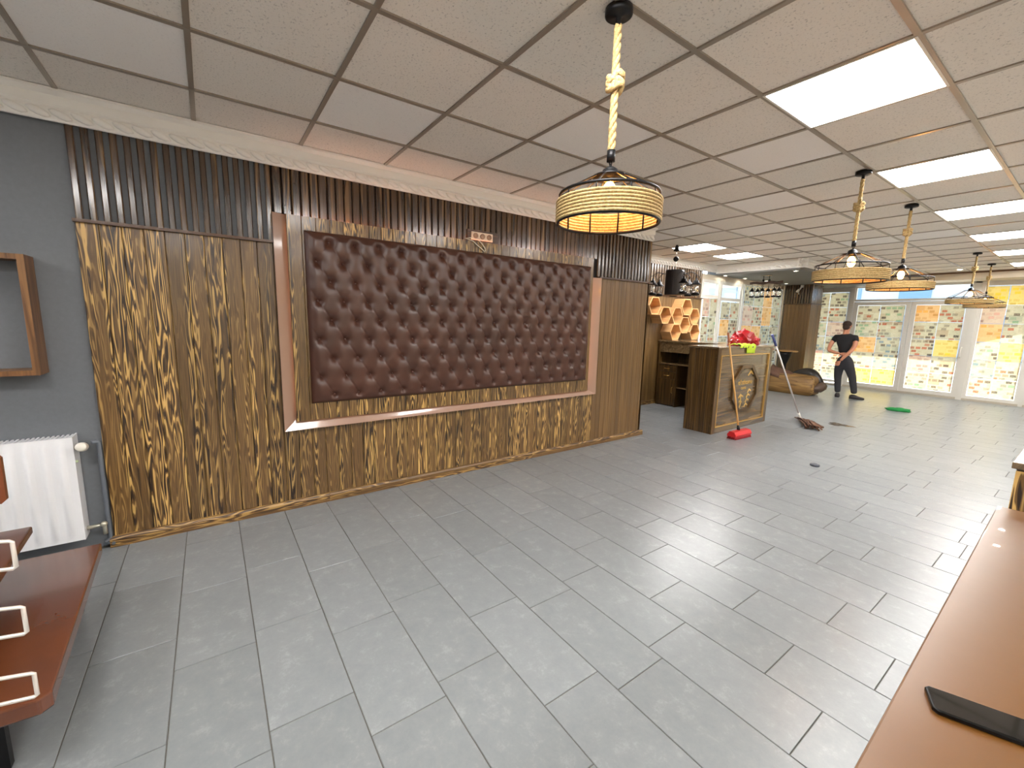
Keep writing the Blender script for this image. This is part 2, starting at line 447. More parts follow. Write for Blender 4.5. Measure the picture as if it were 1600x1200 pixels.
# ================================================================== GLAZED FRONT
def glass_mat():
    k = NT('window_glass'); t = k.t
    tr = k.n('ShaderNodeBsdfTransparent'); gl = k.n('ShaderNodeBsdfGlossy'); gl.inputs['Roughness'].default_value = .02
    lw = k.n('ShaderNodeLayerWeight'); lw.inputs['Blend'].default_value = .12
    mx = k.n('ShaderNodeMixShader'); k.l(lw.outputs['Facing'], mx.inputs[0]); k.l(tr.outputs[0], mx.inputs[1]); k.l(gl.outputs[0], mx.inputs[2])
    tr.inputs[0].default_value = (.93, .96, .96, 1); k.l(mx.outputs[0], k.out.inputs[0]); return k.m
M_GLASS = glass_mat()
def paper_mat(name, tint, strong):
    """newsprint: blocks of columns, pictures and headlines, thin enough to let daylight through"""
    k = NT(name); oi = k.n('ShaderNodeObjectInfo')
    v = k.objcoord((1, 1, 1))
    sp = k.n('ShaderNodeSeparateXYZ'); k.l(v, sp.inputs[0])
    cm = k.n('ShaderNodeCombineXYZ'); k.l(k.math('ADD', sp.outputs[0], sp.outputs[1]), cm.inputs[0]); k.l(sp.outputs[2], cm.inputs[1])
    bv = cm.outputs[0]
    def brick(scale, w_, h_, off):
        b = k.n('ShaderNodeTexBrick'); k.l(bv, b.inputs['Vector']); b.offset = off; b.squash = 1
        b.inputs['Color1'].default_value = (0, 0, 0, 1); b.inputs['Color2'].default_value = (1, 1, 1, 1); b.inputs['Mortar'].default_value = (.5, .5, .5, 1)
        b.inputs['Scale'].default_value = scale; b.inputs['Mortar Size'].default_value = .012; b.inputs['Brick Width'].default_value = w_; b.inputs['Row Height'].default_value = h_
        return b
    pic = brick(1, .105, .075, .37); col = brick(1, .045, .030, .5); big = brick(1, .21, .16, .3)
    inner = k.noise(bv, 60, 2, .6)
    P = lin((206, 198, 176))
    grey = k.ramp(pic.outputs[0], [(0, lin((104, 98, 94))), (.14, lin((128, 114, 104))), (.17, lin(tint)), (.30, lin(tint)), (.34, P), (.80, lin((214, 208, 190))), (.84, lin((166, 158, 144))), (1., lin((166, 158, 144)))])
    grey = k.mix(k.ramp(inner, [(.45, 0.), (.62, .35)]), grey, P)
    fine = k.ramp(col.outputs[0], [(0, lin((176, 172, 160))), (.5, lin((226, 222, 210))), (1, lin((246, 242, 230)))])
    wash = k.ramp(big.outputs[0], [(0, lin((214, 190, 170))), (.3, lin((238, 234, 222))), (.75, lin((244, 242, 230))), (1, lin((206, 214, 208)))])
    def mulc(a, b, f):
        x = k.n('ShaderNodeMix', data_type='RGBA', blend_type='MULTIPLY'); x.inputs[0].default_value = f
        k.l(a, x.inputs[6]); k.l(b, x.inputs[7]); return x.outputs[2]
    c = mulc(mulc(grey, fine, .8), wash, .8)
    if strong: c = k.mix(strong, c, lin(tint))
    df = k.n('ShaderNodeBsdfDiffuse'); tl = k.n('ShaderNodeBsdfTranslucent'); k.l(c, df.inputs[0]); k.l(c, tl.inputs[0])
    mx = k.n('ShaderNodeMixShader'); mx.inputs[0].default_value = .5
    k.l(df.outputs[0], mx.inputs[1]); k.l(tl.outputs[0], mx.inputs[2]); k.l(mx.outputs[0], k.out.inputs[0]); return k.m
PAPERS = [paper_mat('newsprint', (140, 158, 172), 0), paper_mat('newsprint_red', (196, 120, 98), 0), paper_mat('newsprint_green', (150, 180, 150), 0),
          paper_mat('newsprint_orange', (236, 168, 84), .5), paper_mat('newsprint_yellow', (238, 200, 70), .5), paper_mat('newsprint_rose', (214, 164, 150), .3)]
PW = [8, 6, 6, .8, .4, 1.6]
PTONE = ['grey', 'red printed', 'greenish', 'orange', 'yellow', 'rose']
def papers(plane, a0, a1, z0, z1, off, nc, nr, label, group, colour={}):
    """sheets taped on the room side of a pane; plane 'y': pane spans x at y=off, plane 'x': pane spans y at x=off"""
    zc = [z0 + (z1 - z0) * i / nr for i in range(nr + 1)]
    for i in range(nc):
        for j in range(nr):
            wa = (a1 - a0) / nc; g = random.uniform(.0, .006)
            hw, hz = wa / 2 - g - .002, (zc[j + 1] - zc[j]) / 2 - random.uniform(.001, .007)
            mi = colour.get((i, j)); mi = random.choices(range(6), PW)[0] if mi is None else mi
            lift = .0015 * ((i + j) % 2) + .002 + .0007 * (j % 3)
            c = a0 + wa * (i + .5)
            if plane == 'y': q = [(-hw, 0, -hz), (hw, 0, -hz), (hw, 0, hz), (-hw, 0, hz)]; loc = (c, off - lift, (zc[j] + zc[j + 1]) / 2)
            else: q = [(0, -hw, -hz), (0, hw, -hz), (0, hw, hz), (0, -hw, hz)]; loc = (off + lift, c, (zc[j] + zc[j + 1]) / 2)
            tag(MB().poly(q, [(0, 1, 2, 3)]).obj('newspaper_sheet', PAPERS[mi], None, loc), (PTONE[mi] + ' ' + label).strip(), 'newspaper', group)
def frame_bars(parent, plane, off, a0, a1, z0, z1, wd, dp=.07, name='frame_bar', mat=None):
    """four bars round an opening (outer size a0..a1 x z0..z1)"""
    mat = mat or M_PVC
    for A0, A1, Z0, Z1 in ((a0, a0 + wd, z0, z1), (a1 - wd, a1, z0, z1), (a0 + wd, a1 - wd, z0, z0 + wd), (a0 + wd, a1 - wd, z1 - wd, z1)):
        if plane == 'y': box(name, A0, A1, off - dp / 2, off + dp / 2, Z0, Z1, mat, parent)
        else: box(name, off - dp / 2, off + dp / 2, A0, A1, Z0, Z1, mat, parent)
def pane(parent, plane, off, a0, a1, z0, z1, mat=None):
    if plane == 'y': return box('pane', a0, a1, off - .004, off + .004, z0, z1, mat or M_GLASS, parent)
    return box('pane', off - .004, off + .004, a0, a1, z0, z1, mat or M_GLASS, parent)
y = YF
# posts and rails of the front, one structure each
def opening(name, plane, off, a0, a1, z0, z1, wd, tz=None):
    e = struct(empty(name, ((a0 + a1) / 2, off, z0) if plane == 'y' else (off, (a0 + a1) / 2, z0)))
    L = e.location.copy()
    before = set(bpy.data.objects)
    frame_bars(e, plane, off, a0, a1, z0, z1, wd)
    pane(e, plane, off, a0 + wd, a1 - wd, z0 + wd, (tz - .03) if tz else z1 - wd)
    if tz:
        if plane == 'y': box('transom_bar', a0 + wd, a1 - wd, off - .035, off + .035, tz - .03, tz + .03, M_PVC, e)
        else: box('transom_bar', off - .035, off + .035, a0 + wd, a1 - wd, tz - .03, tz + .03, M_PVC, e)
        pane(e, plane, off, a0 + wd, a1 - wd, tz + .03, z1 - wd)
    for o in e.children: o.location -= L
    return e
wall_far = struct(box('wall_far', 3.7, XR, YF - .05, YF + .15, 0, 2.53, M_WHITEWALL))
opening('window_1', 'y', y, -1.33, -.40, .08, 2.50, .06, 2.42)          # fixed light beside the column
opening('window_2', 'y', y, -.36, 1.73, 2.15, 2.53, .05)                 # transom light over the double door
opening('window_3', 'y', y, 1.80, 2.62, .04, 2.50, .07)
opening('window_4', 'y', y, 2.66, 3.66, .04, 2.50, .07)
for n, (a, b, z0, z1) in enumerate(((-.42, -.34, 0, 2.53), (1.72, 1.81, 0, 2.53), (2.61, 2.67, 0, 2.53), (3.65, 3.72, 0, 2.53), (-1.33, 3.7, 2.5, 2.56))):
    struct(box('trim_%d' % (5 + n), a, b, y - .06, y + .06, z0, z1, M_PVC))
struct(box('trim_10', -1.33, 3.7, y - .05, y + .08, 0, .045, plain('threshold', (196, 188, 172), .4)))
def leaf(name, a0, a1, hs):
    e = struct(empty(name, ((a0 + a1) / 2, y, .05))); L = e.location.copy()
    frame_bars(e, 'y', y, a0, a1, .05, 2.14, .085, .08, 'leaf_rail')
    pane(e, 'y', y, a0 + .085, a1 - .085, .135, 2.055)
    hx = a0 + .045 if hs < 0 else a1 - .045
    h = MB().tube([(hx, y - .04, .92), (hx, y - .10, .93), (hx, y - .10, 1.12), (hx, y - .04, 1.13)], .011, 8).obj('handle', plain('white_handle', (232, 230, 224), .3), e)
    for o in e.children: o.location -= L
    return e
leaf('door_1', -.33, .745, 1); leaf('door_2', .755, 1.72, 1)
papers('y', -1.25, -.46, .15, 2.38, y - .036, 2, 6, 'newspaper page taped inside the tall fixed window beside the clad column', 'newspapers on the window beside the column')
papers('y', -.24, .655, .145, 2.05, y - .041, 2, 5, 'newspaper page taped inside the door leaf next to the standing man', 'newspapers on the door leaf by the man', {(0, 2): 3, (0, 0): 4, (1, 0): 4})
papers('y', .845, 1.63, .145, 2.05, y - .041, 2, 5, 'newspaper page taped inside the door leaf away from the man', 'newspapers on the far door leaf', {(0, 4): 3, (1, 2): 4})
papers('y', 1.875, 2.545, .115, 2.42, y - .036, 2, 6, 'newspaper page taped inside the tall window right beside the double door', 'newspapers on the window beside the doors', {(0, 3): 3, (1, 2): 4, (1, 5): 4})
papers('y', 2.735, 3.585, .115, 2.42, y - .036, 2, 6, 'newspaper page taped inside the last tall window before the cream wall', 'newspapers on the last front window')
# alcove side windows
xs = XL2 - .06
opening('window_5', 'x', xs, 8.70, 9.38, .1, 2.40, .06, 2.07)
opening('window_6', 'x', xs, 9.40, 10.30, .1, 2.40, .07, 2.04)
opening('window_7', 'x', xs, 10.34, 12.32, .1, 2.46, .06)
struct(box('wall_sill', XL2 - .2, XL2 + .02, 8.68, 12.4, 0, .1, M_WHITEWALL))
struct(box('wall_head', XL2 - .2, XL2 - .02, 8.68, 12.4, 2.40, SZ, M_WHITEWALL))
struct(box('wall_alcove_end', XL2 - .2, XL2, 12.32, YF, 0, SZ, M_WHITEWALL))
papers('x', 8.77, 9.31, .17, 2.03, xs + .036, 2, 5, 'newspaper page taped inside the narrow side window next to the slatted wall', 'newspapers on the narrow side window', {(1, 2): 1})
papers('x', 9.48, 10.22, .17, 1.98, xs + .036, 2, 5, 'newspaper page taped inside the middle side window behind the bar', 'newspapers on the middle side window', {(0, 3): 3, (1, 3): 1, (1, 2): 5})
papers('x', 10.41, 12.25, .17, 2.38, xs + .031, 4, 5, 'newspaper page taped inside the wide side window next to the clad column', 'newspapers on the wide side window', {(2, 3): 3})

# ================================================================== COLUMN
colm = struct(wbox('wall_column', -1.30, -.75, 12.36, 12.96, 0, SZ, plain('dark_backing', (44, 32, 24), .7)))
before = None
def clad(face, a0, a1, z0, z1, pitch, mat, off, t, fixed=None, name='plank'):
    n = round((a1 - a0) / pitch); p = (a1 - a0) / n
    for i in range(n):
        c = a0 + (i + .5) * p; me = plank_mesh((fixed or p - .0015), z1 - z0, t, mat)
        o = link(name, me, None, (c, off, (z0 + z1) / 2) if face == 'y' else (off, c, (z0 + z1) / 2), (0, 0, -PI / 2 if face == 'y' else 0))
        o.parent = colm; o.location -= colm.location
clad('y', -1.30, -.72, 0, 2.03, .083, M_FINE, 12.36, .03)
clad('x', 12.33, 12.96, 0, 2.03, .09, M_FINE, -.75, .03)
clad('y', -1.30, -.72, 2.05, SZ, .058, M_SLAT, 12.36, .03, .042, 'slat')
clad('x', 12.33, 12.96, 2.05, SZ, .06, M_SLATW, -.75, .03, .044, 'slat')
o = box('ledge', -1.31, -.70, 12.31, 12.97, 2.03, 2.05, M_LEDGE); o.parent = colm; o.location -= colm.location

# ================================================================== TUFTED PANEL BOX
bxo = thing('raised_wall_panel', 'raised burnt pine panel with glowing edge trim behind the tufted leather', 'wall panel', (0, 2.63, .66))
def at(o, root):
    o.parent = root; o.location -= root.location; return o
XP = .05
n = 32; p = (BX1 - BX0) / n
for i in range(n):
    at(link('plank', plank_mesh(p - .0015, BZ1 - BZ0, .018, M_PLANK), None, (XP - .018, BX0 + (i + .5) * p, (BZ0 + BZ1) / 2)), bxo)
at(box('carcass', 0.001, XP - .018, BX0 + .03, BX1 - .03, BZ0 + .03, BZ1 - .02, M_LEDGE), bxo)
# sloped trim boards left, bottom and right, mitred
def trim(poly4):
    pts = [Vector(q) for q in poly4]; back = [Vector((0.0005, q.y, q.z)) for q in pts]
    return at(MB().poly(pts + back, [(0, 1, 2, 3), (4, 7, 6, 5), (0, 4, 5, 1), (1, 5, 6, 2), (2, 6, 7, 3), (3, 7, 4, 0)]).obj('trim_board', M_TRIM), bxo)
xo, xi = .052, .012
trim([(xo, 1.0, 2.205), (xi, 1.088, 2.205), (xi, 1.088, .712), (xo, 1.0, .632)])
trim([(xo, 1.0, .632), (xi, 1.088, .712), (xi, 4.19, .712), (xo, 4.31, .648)])
trim([(xo, 4.31, .648), (xi, 4.19, .712), (xi, 4.19, 2.0), (xo, 4.31, 2.0)])
M_STRIP = emit('warm_led_strip', (1, .52, .30), 2.2); M_STRIP_T = emit('pink_led_strip', (1, .46, .28), 12); M_STRIP_R = emit('orange_led_strip', (1, .30, .06), 12)
at(box('led_strip', .012, .022, BX0 + .05, BX1 - .05, BZ1 - .02, BZ1 - .012, M_STRIP_T), bxo)
at(box('led_strip', .012, .022, BX1 - .029, BX1 - .021, BZ0 + .06, 1.98, M_STRIP_R), bxo)
at(box('led_strip', .012, .022, BX0 + .05, BX1 - .05, BZ0 + .02, BZ0 + .028, M_STRIP), bxo)
at(box('led_strip', .012, .022, BX0 + .021, BX0 + .029, BZ0 + .06, BZ1 - .05, M_STRIP), bxo)

# leather cushion: buttoned diamonds as a height field
LY0, LY1, LZ0, LZ1 = 1.195, 4.12, .83, 2.108
PY, PZ = .185, .143; OY, OZ = 1.36, 2.036
def leather_mat():
    k = NT('brown_leather'); v = k.objcoord((1, 1, 1), False)
    f = k.noise(v, 3, 3, .6); vo = k.n('ShaderNodeTexVoronoi'); k.l(v, vo.inputs['Vector']); vo.inputs['Scale'].default_value = 260
    k.l(k.ramp(f, [(.3, lin((64, 37, 27))), (.7, lin((80, 48, 36)))]), k.b.inputs['Base Color'])
    k.b.inputs['Roughness'].default_value = .30; k.b.inputs['Specular IOR Level'].default_value = .5
    k.bump(vo.outputs['Distance'], .12, .002); return k.m
M_LEATHER = leather_mat()
lea = thing('tufted_leather_panel', 'dark brown button-tufted leather wall cushion mounted on the raised pine panel', 'wall cushion', (XP, 2.66, LZ0))
NY, NZ = 480, 210
vs, fs = [], []
def hgt(yy, zz):
    u = (yy - OY) / PY; v = (OZ - zz) / PZ / 2
    a = u + v; b = u - v                                  # buttons at integer a,b
    ea = abs(a - round(a)); eb = abs(b - round(b))        # distance to the fold lines
    rnd = 0
    du, dv = (ea + eb), 0
    # distance to nearest button
    best = 9
    ra, rb = round(a), round(b)
    for i in (ra - 1, ra, ra + 1):
        for j in (rb - 1, rb, rb + 1):
            uu = (i + j) / 2; vv = (i - j) / 2
            d = math.hypot((u - uu) * PY, (v - vv) * 2 * PZ)
            best = min(best, d)
    cone = math.exp(-(best / .030) ** 1.35)
    h = .016 - .034 * cone
    h += .005 * abs(math.sin(PI * b)) ** .5 + .003 * abs(math.sin(PI * a))
    h -= .003 * math.exp(-(eb * PY / .006) ** 2)
    return h
for j in range(NZ + 1):
    for i in range(NY + 1):
        yy = LY0 + (LY1 - LY0) * i / NY; zz = LZ0 + (LZ1 - LZ0) * j / NZ
        e = min(yy - LY0, LY1 - yy, zz - LZ0, LZ1 - zz)
        yb = min(max(yy, LY0), LY1); f = min(1, e / .07)
        f = f * f * (3 - 2 * f)
        h = .022 * math.sqrt(min(1, e / .02)) + hgt(yy, zz) * f + .006 * (1 - f)
        vs.append((h, yy - 2.66, zz - LZ0))
for j in range(NZ):
    for i in range(NY):
        q = j * (NY + 1) + i; fs.append((q, q + 1, q + NY + 2, q + NY + 1))
m = MB(); m.poly(vs, fs, True); cu = m.obj('cushion', M_LEATHER, lea)
btn = MB().sphere((0, 0, 0), .0085, 10, 6, .55, 1, 1).mesh('button', plain('leather_button', (74, 40, 30), .3))
for r in range(9):
    for k in range(15 if r % 2 == 0 else 16):
        yy = (OY if r % 2 == 0 else OY - PY / 2) + PY * k; zz = OZ - PZ * r
        link('button', btn, lea, (.0105, yy - 2.66, zz - LZ0))

# socket plate with wire above the panel
sk = thing('wall_socket', 'triple white wall socket plate glowing pink above the leather panel', 'socket', (.0, 2.73, 2.25))
at(box('back_plate', -.002, .02, 2.565, 2.90, 2.212, 2.31, M_LEDGE), sk)
at(box('socket_plate', .02, .032, 2.60, 2.83, 2.222, 2.292, plain('socket_white', (238, 214, 190), .4), bev=.003), sk)
for k in range(3):
    yc = 2.642 + .073 * k
    s_ = MB().lathe([(.001, .004), (.018, .004), (.020, .010), (.024, .010), (.024, 0), (.001, 0)], 18).obj('socket_outlet', plain('socket_hole', (176, 140, 116), .5), None, (.0325, yc, 2.257), (0, PI / 2, 0))
    at(s_, sk)
cb = MB().tube([(.045, 2.60, 2.232), (.06, 2.56, 2.224), (.062, 2.52, 2.216), (.06, 2.60, 2.20), (.064, 2.655, 2.16), (.066, 2.70, 2.135), (.066, 2.715, 2.122), (.066, 2.73, 2.13), (.064, 2.725, 2.15), (.062, 2.69, 2.19), (.06, 2.66, 2.212)], .0045, 6).obj('loose_cable', plain('white_cable', (222, 216, 196), .5))
tag(cb, 'short loop of white cable hanging below the triple wall socket', 'cable')

# ================================================================== PENDANT LAMPS
M_ROPE = None
def rope_mat():
    k = NT('jute_rope'); v = k.objcoord((1, 1, 1), False)
    f = k.noise(v, 120, 3, .7)
    c = k.ramp(f, [(.3, lin((146, 116, 70))), (.7, lin((204, 178, 124)))]); k.l(c, k.b.inputs['Base Color'])
    k.b.inputs['Roughness'].default_value = .9; k.bump(f, .5, .004); return k.m
M_ROPE = rope_mat()
M_BULB = emit('warm_bulb', (1, .38, .06), 110)
def twisted(z0, z1, r, seg_turn=.035):
    m = MB(); n = max(8, int((z1 - z0) / .008))
    for s in range(3):
        path = []
        for i in range(n + 1):
            z = z0 + (z1 - z0) * i / n; a = 2 * PI * s / 3 + (z / (seg_turn * 3)) * 2 * PI
            path.append((math.cos(a) * r * .5, math.sin(a) * r * .5, z))
        m.tube(path, r * .58, 6)
    return m
def pendant(x, y, R, zb, zt, zring, zdisc, coils, label, rr=.014):
    t = thing('pendant_lamp', label, 'pendant lamp', (x, y, H), 0, None)
    z = lambda a: a - H
    MB().lathe([(.001, 0), (.052, 0), (.052, -.022), (.046, -.026), (.010, -.028), (.010, -.06), (.001, -.06)], 24).obj('ceiling_rose', M_BLACK, t)
    zk = z(zdisc) + (H - zdisc) * .57; zr1 = z(zdisc) + .09
    twisted(zr1, -.055, rr).obj('rope', M_ROPE, t)
    kn = MB()
    pth = [(.023 * math.cos(a) + .006 * math.sin(3 * a), .022 * math.sin(a), zk + .022 * math.sin(a * .75 + .3) + .010 * math.cos(2 * a)) for a in [i * 8 * PI / 64 for i in range(64)]]
    kn.tube(pth, rr * .80, 8, True).sphere((0, 0, zk), .022, 10, 8, 1, 1, 1.3).obj('rope_knot', M_ROPE, t)
    MB().lathe([(.001, 0), (rr * 1.1, 0), (rr * 1.1, -.042), (.001, -.042)], 14, (0, 0, zr1 + .005)).obj('ferrule', M_BLACK, t)
    ch = MB(); zc0 = zr1 - .037
    for i in range(3):
        c = zc0 - .006 - i * .0125; q = [(math.cos(a) * .006, 0, c + math.sin(a) * .010) for a in [j * 2 * PI / 10 for j in range(10)]]
        if i % 2: q = [(b[1], b[0], b[2]) for b in q]
        ch.tube(q, .0022, 5, True)
    ch.obj('chain', M_BLACK, t)
    zd = z(zdisc)
    MB().lathe([(.001, .036), (.012, .034), (.030, .022), (.034, 0), (.070, -.002), (.070, -.008), (.022, -.010), (.022, -.022), (.016, -.024), (.001, -.024)], 24, (0, 0, zd)).obj('lamp_holder', M_BLACK, t)
    MB().sphere((0, 0, zd - .062), .027, 14, 10, 1, 1, 1.5).obj('bulb', M_BULB, t)
    fr = MB(); N = 40
    circ = lambda r, zz: [(r * math.cos(2 * PI * i / N), r * math.sin(2 * PI * i / N), zz) for i in range(N)]
    fr.tube(circ(R * .955, z(zring)), .006, 6, True); fr.obj('upper_ring', M_BLACK, t)
    MB().tube(circ(R * .985, z(zb)), .006, 6, True).obj('lower_ring', M_BLACK, t)
    for i in range(10):
        a = 2 * PI * i / 10 + .2; c, s = math.cos(a), math.sin(a)
        MB().tube([(.065 * c, .065 * s, zd - .005), (R * .955 * c, R * .955 * s, z(zring)), (R * .965 * c, R * .965 * s, z(zt)), (R * .955 * c, R * .955 * s, z(zb))], .0035, 5).obj('spoke', M_BLACK, t)
    hcoil = (zt - zb) / coils
    for i in range(coils):
        MB().tube(circ(R, z(zb) + hcoil * (i + .5)), hcoil * .52, 7, True).obj('rope_coil', M_ROPE, t)
    return t
pendant(2.285, 1.943, .205, 1.90, 1.985, 2.008, 2.082, 7, 'rope wound pendant lamp hung over the open floor in front of the leather panel', .015)
pendant(2.275, 4.724, .24, 1.865, 1.945, 1.985, 2.075, 6, 'rope wound wheel pendant lamp, second along the row of pendants', .013)
pendant(2.257, 6.144, .25, 1.885, 1.95, 1.99, 2.085, 5, 'rope wound wheel pendant lamp, third along the row of pendants', .013)
pendant(2.175, 10.22, .26, 1.915, 1.975, 2.005, 2.12, 4, 'rope wound wheel pendant lamp, next to last before the glazed front', .013)
pendant(2.131, 11.92, .26, 1.915, 1.975, 2.005, 2.10, 4, 'rope wound wheel pendant lamp nearest the glazed front doors', .013)

# ================================================================== SPOTLIGHTS
M_SPOT = emit('spot_lens', (1, .93, .8), 90)
spot_body = MB().lathe([(.030, 0), (.046, 0), (.046, -.005), (.036, -.008), (.030, -.004)], 20, closed=True).mesh('bezel', M_PVC)
spot_lens = MB().lathe([(.001, -.002), (.029, -.002), (.029, 0), (.001, 0)], 16).mesh('lens', M_SPOT)
for (sx, sy, sz, lab, grp) in ([(a, b, SZ, 'small round recessed spotlight under the grey soffit near the side windows', 'spotlights along the side windows') for a, b in ((-1.22, 9.3), (-1.22, 10.1), (-1.15, 10.9), (-1.1, 11.8))]
                               + [(a, b, SZ, 'small round recessed spotlight under the outer edge of the grey soffit', 'spotlights along the soffit edge') for a, b in ((.05, 9.35), (.08, 10.2), (.08, 11.4))]
                               + [(a, b, H, 'small round recessed spotlight in the ceiling beside the LED panel row', 'spotlights in the tiled ceiling') for a, b in ((3.05, 8.52), (3.02, 9.23), (3.0, 10.02), (1.62, 12.7))]):
    t = thing('spotlight', lab, 'spotlight', (sx, sy, sz), 0, grp); link('bezel', spot_body, t); link('lens', spot_lens, t)

# ================================================================== LANTERN CHANDELIERS
hood_m = MB().lathe([(.001, .075), (.012, .075), (.012, .05), (.03, .045), (.034, .02), (.058, .0), (.058, -.008), (.03, -.004), (.001, -.004)], 16).mesh('hood', M_BLACK)
lant_glass = plain('lantern_glass', (226, 232, 228), .05); 
def lglass():
    k = NT('lantern_clear'); tr = k.n('ShaderNodeBsdfTransparent'); gl = k.n('ShaderNodeBsdfGlossy'); gl.inputs['Roughness'].default_value = .05
    mx = k.n('ShaderNodeMixShader'); mx.inputs[0].default_value = .25; k.l(tr.outputs[0], mx.inputs[1]); k.l(gl.outputs[0], mx.inputs[2]); k.l(mx.outputs[0], k.out.inputs[0]); return k.m
M_LG = lglass()
lg_m = MB().lathe([(.034, -.006), (.042, -.05), (.036, -.105)], 16).mesh('glass_chimney', M_LG)
base_m = MB().lathe([(.001, -.104), (.040, -.104), (.052, -.118), (.052, -.135), (.030, -.142), (.001, -.142)], 16).mesh('lantern_base', M_BLACK)
wire_m = MB()
for s in (-1, 1):
    wire_m.tube([(s * .056, 0, -.004), (s * .060, 0, -.06), (s * .048, 0, -.125)], .004, 5)
wire_m.tube([(math.cos(a) * .055, 0, .02 + math.sin(a) * .09) for a in [PI * i / 10 for i in range(11)]], .003, 5)
wire_m = wire_m.mesh('wire_guard', M_BLACK)
M_FLAME = plain('lantern_lamp', (230, 220, 196), .2)
lb_m = MB().sphere((0, 0, -.055), .014, 10, 8, 1, 1, 1.7).mesh('lantern_bulb', M_FLAME)
def lantern(root, p, rz=0, sc=1.0):
    for me in (hood_m, lg_m, base_m, wire_m, lb_m): link(me.name.split('.')[0], me, root, p, (0, 0, rz), (sc, sc, sc))
c1 = thing('lantern_chandelier', 'black drum chandelier ringed with small lanterns hanging in front of the hexagon shelves', 'chandelier', (-.46, 6.45, H))
MB().lathe([(.001, 0), (.014, 0), (.045, -.085), (.045, -.09), (.001, -.09)], 18).obj('canopy', M_BLACK, c1)
MB().tube([(0, 0, -.08), (0, 0, -.18)], .004, 6).tube([(0.01, 0, -.22), (0.0, 0, -.39)], .004, 6).obj('suspension_rod', M_CHROME, c1)
MB().lathe([(.001, -.012), (.036, -.012), (.04, 0), (.036, .012), (.001, .012)], 16).obj('pulley_wheel', M_BLACK, c1, (0, 0, -.205), (PI / 2, 0, .5))
MB().lathe([(.001, -.37), (.132, -.37), (.135, -.385), (.135, -.73), (.128, -.745), (.001, -.745)], 28, smooth=False).obj('drum', plain('black_drum', (36, 28, 26), .45), c1)
for a in [math.radians(q_) for q_ in (34, 79, -31, 214, 169, 124)]:
    r = .31
    MB().tube([(.13 * math.cos(a), .13 * math.sin(a), -.43), (.24 * math.cos(a), .24 * math.sin(a), -.40), (r * math.cos(a), r * math.sin(a), -.44), (r * math.cos(a), r * math.sin(a), -.50)], .006, 6).obj('arm', M_BLACK, c1)
    lantern(c1, (r * math.cos(a), r * math.sin(a), -.58), a, 1.2)
c2 = thing('lantern_chandelier', 'wooden beam chandelier with a line of black lanterns under the grey soffit', 'chandelier', (-.62, 9.75, SZ))
L2 = .62
MB().box(-.09, .09, -.03, .03, -.012, 0).obj('canopy', M_CHROME, c2)
for s in (-.055, .055):
    MB().tube([(s, 0, -.01), (s, 0, -.14)], .005, 6).sphere((s, 0, -.10), .022, 10, 8).obj('suspension_rod', M_BLACK, c2)
M_BEAM = wood('dark_beam', (40, 24, 16), (66, 42, 28), (90, 60, 40), 'x', 14, .9, 5, .6, .5, .1)
pth = [(-L2 / 2 + L2 * i / 10, .012 * math.sin(i * 1.9), -.15 + .010 * math.sin(i * 1.3)) for i in range(11)]
MB().tube(pth, .026, 8).obj('beam', M_BEAM, c2)
for i in range(6):
    xx = -L2 / 2 + .05 + i * (L2 - .10) / 5
    MB().tube([(xx, 0, -.15), (xx, 0, -.24)], .003, 5).obj('hanger', M_BLACK, c2)
    lantern(c2, (xx, .02 * math.sin(i * 2.1), -.305 - .008 * (i % 2)), i * .7, .92)

# small white spot fitting on the column
sp = thing('wall_spotlight', 'small white adjustable wall spotlight fixed on the upper slats of the column', 'wall lamp', (-.95, 12.33, 2.46))
MB().box(-.03, .03, -.03, 0, -.03, .03).obj('mount', M_PVC, sp)
MB().tube([(0, -.03, 0), (.02, -.08, -.02), (-.02, -.10, -.06)], .010, 8).obj('arm', M_PVC, sp)
MB().lathe([(.001, 0), (.02, 0), (.035, -.07), (.03, -.07), (.016, -.01)], 16).obj('lamp_head', M_PVC, sp, (-.03, -.11, -.08), (.5, .6, 0))
MB().tube([(.0, -.05, -.04), (-.05, -.06, -.12), (-.04, -.05, -.19)], .006, 6).obj('cable', M_PVC, sp)

# ================================================================== HEXAGON SHELVES
HEX = [('hexagon shelf nearest the panelled wall end, highest of the near pair', 6.925, 1.80), ('hexagon shelf hanging off the lower corner of the highest near one', 7.245, 1.645),
       ('hexagon shelf in the middle of the cluster under the lantern drum', 7.60, 1.645), ('hexagon shelf at the top of the cluster near the side windows', 7.885, 1.81), ('hexagon shelf beside the side windows in the second row', 8.155, 1.645),
       ('hexagon shelf in the third row between two lower shelves', 7.86, 1.475), ('hexagon shelf in the lowest row nearest the back counter end', 7.585, 1.348), ('hexagon shelf in the lowest row beside the side windows', 8.20, 1.348),
       ('hexagon shelf half hidden behind the back counter top', 7.90, 1.36)]
HEX = HEX[:8]
s6 = .172
def hexring(r): return [(r * math.cos(PI / 3 * i), r * math.sin(PI / 3 * i)) for i in range(6)]
hx_sides = []
for i in range(6):
    o_, n_ = hexring(s6), hexring(s6 - .018)
    a, b = i, (i + 1) % 6
    hx_sides.append(MB().prism([o_[a], o_[b], n_[b], n_[a]], 'x', 0, .21).mesh('side_board', M_HEX))
for lab, hy, hz in HEX:
    t = thing('hexagon_shelf', 'light plywood ' + lab, 'shelf', (XL2 + .001, hy, hz), 0, 'honeycomb wall shelves')
    for me in hx_sides: link('side_board', me, t)
hl = [(7.245, 1.645), (7.885, 1.81), (8.155, 1.645), (7.585, 1.315), (7.86, 1.475)]

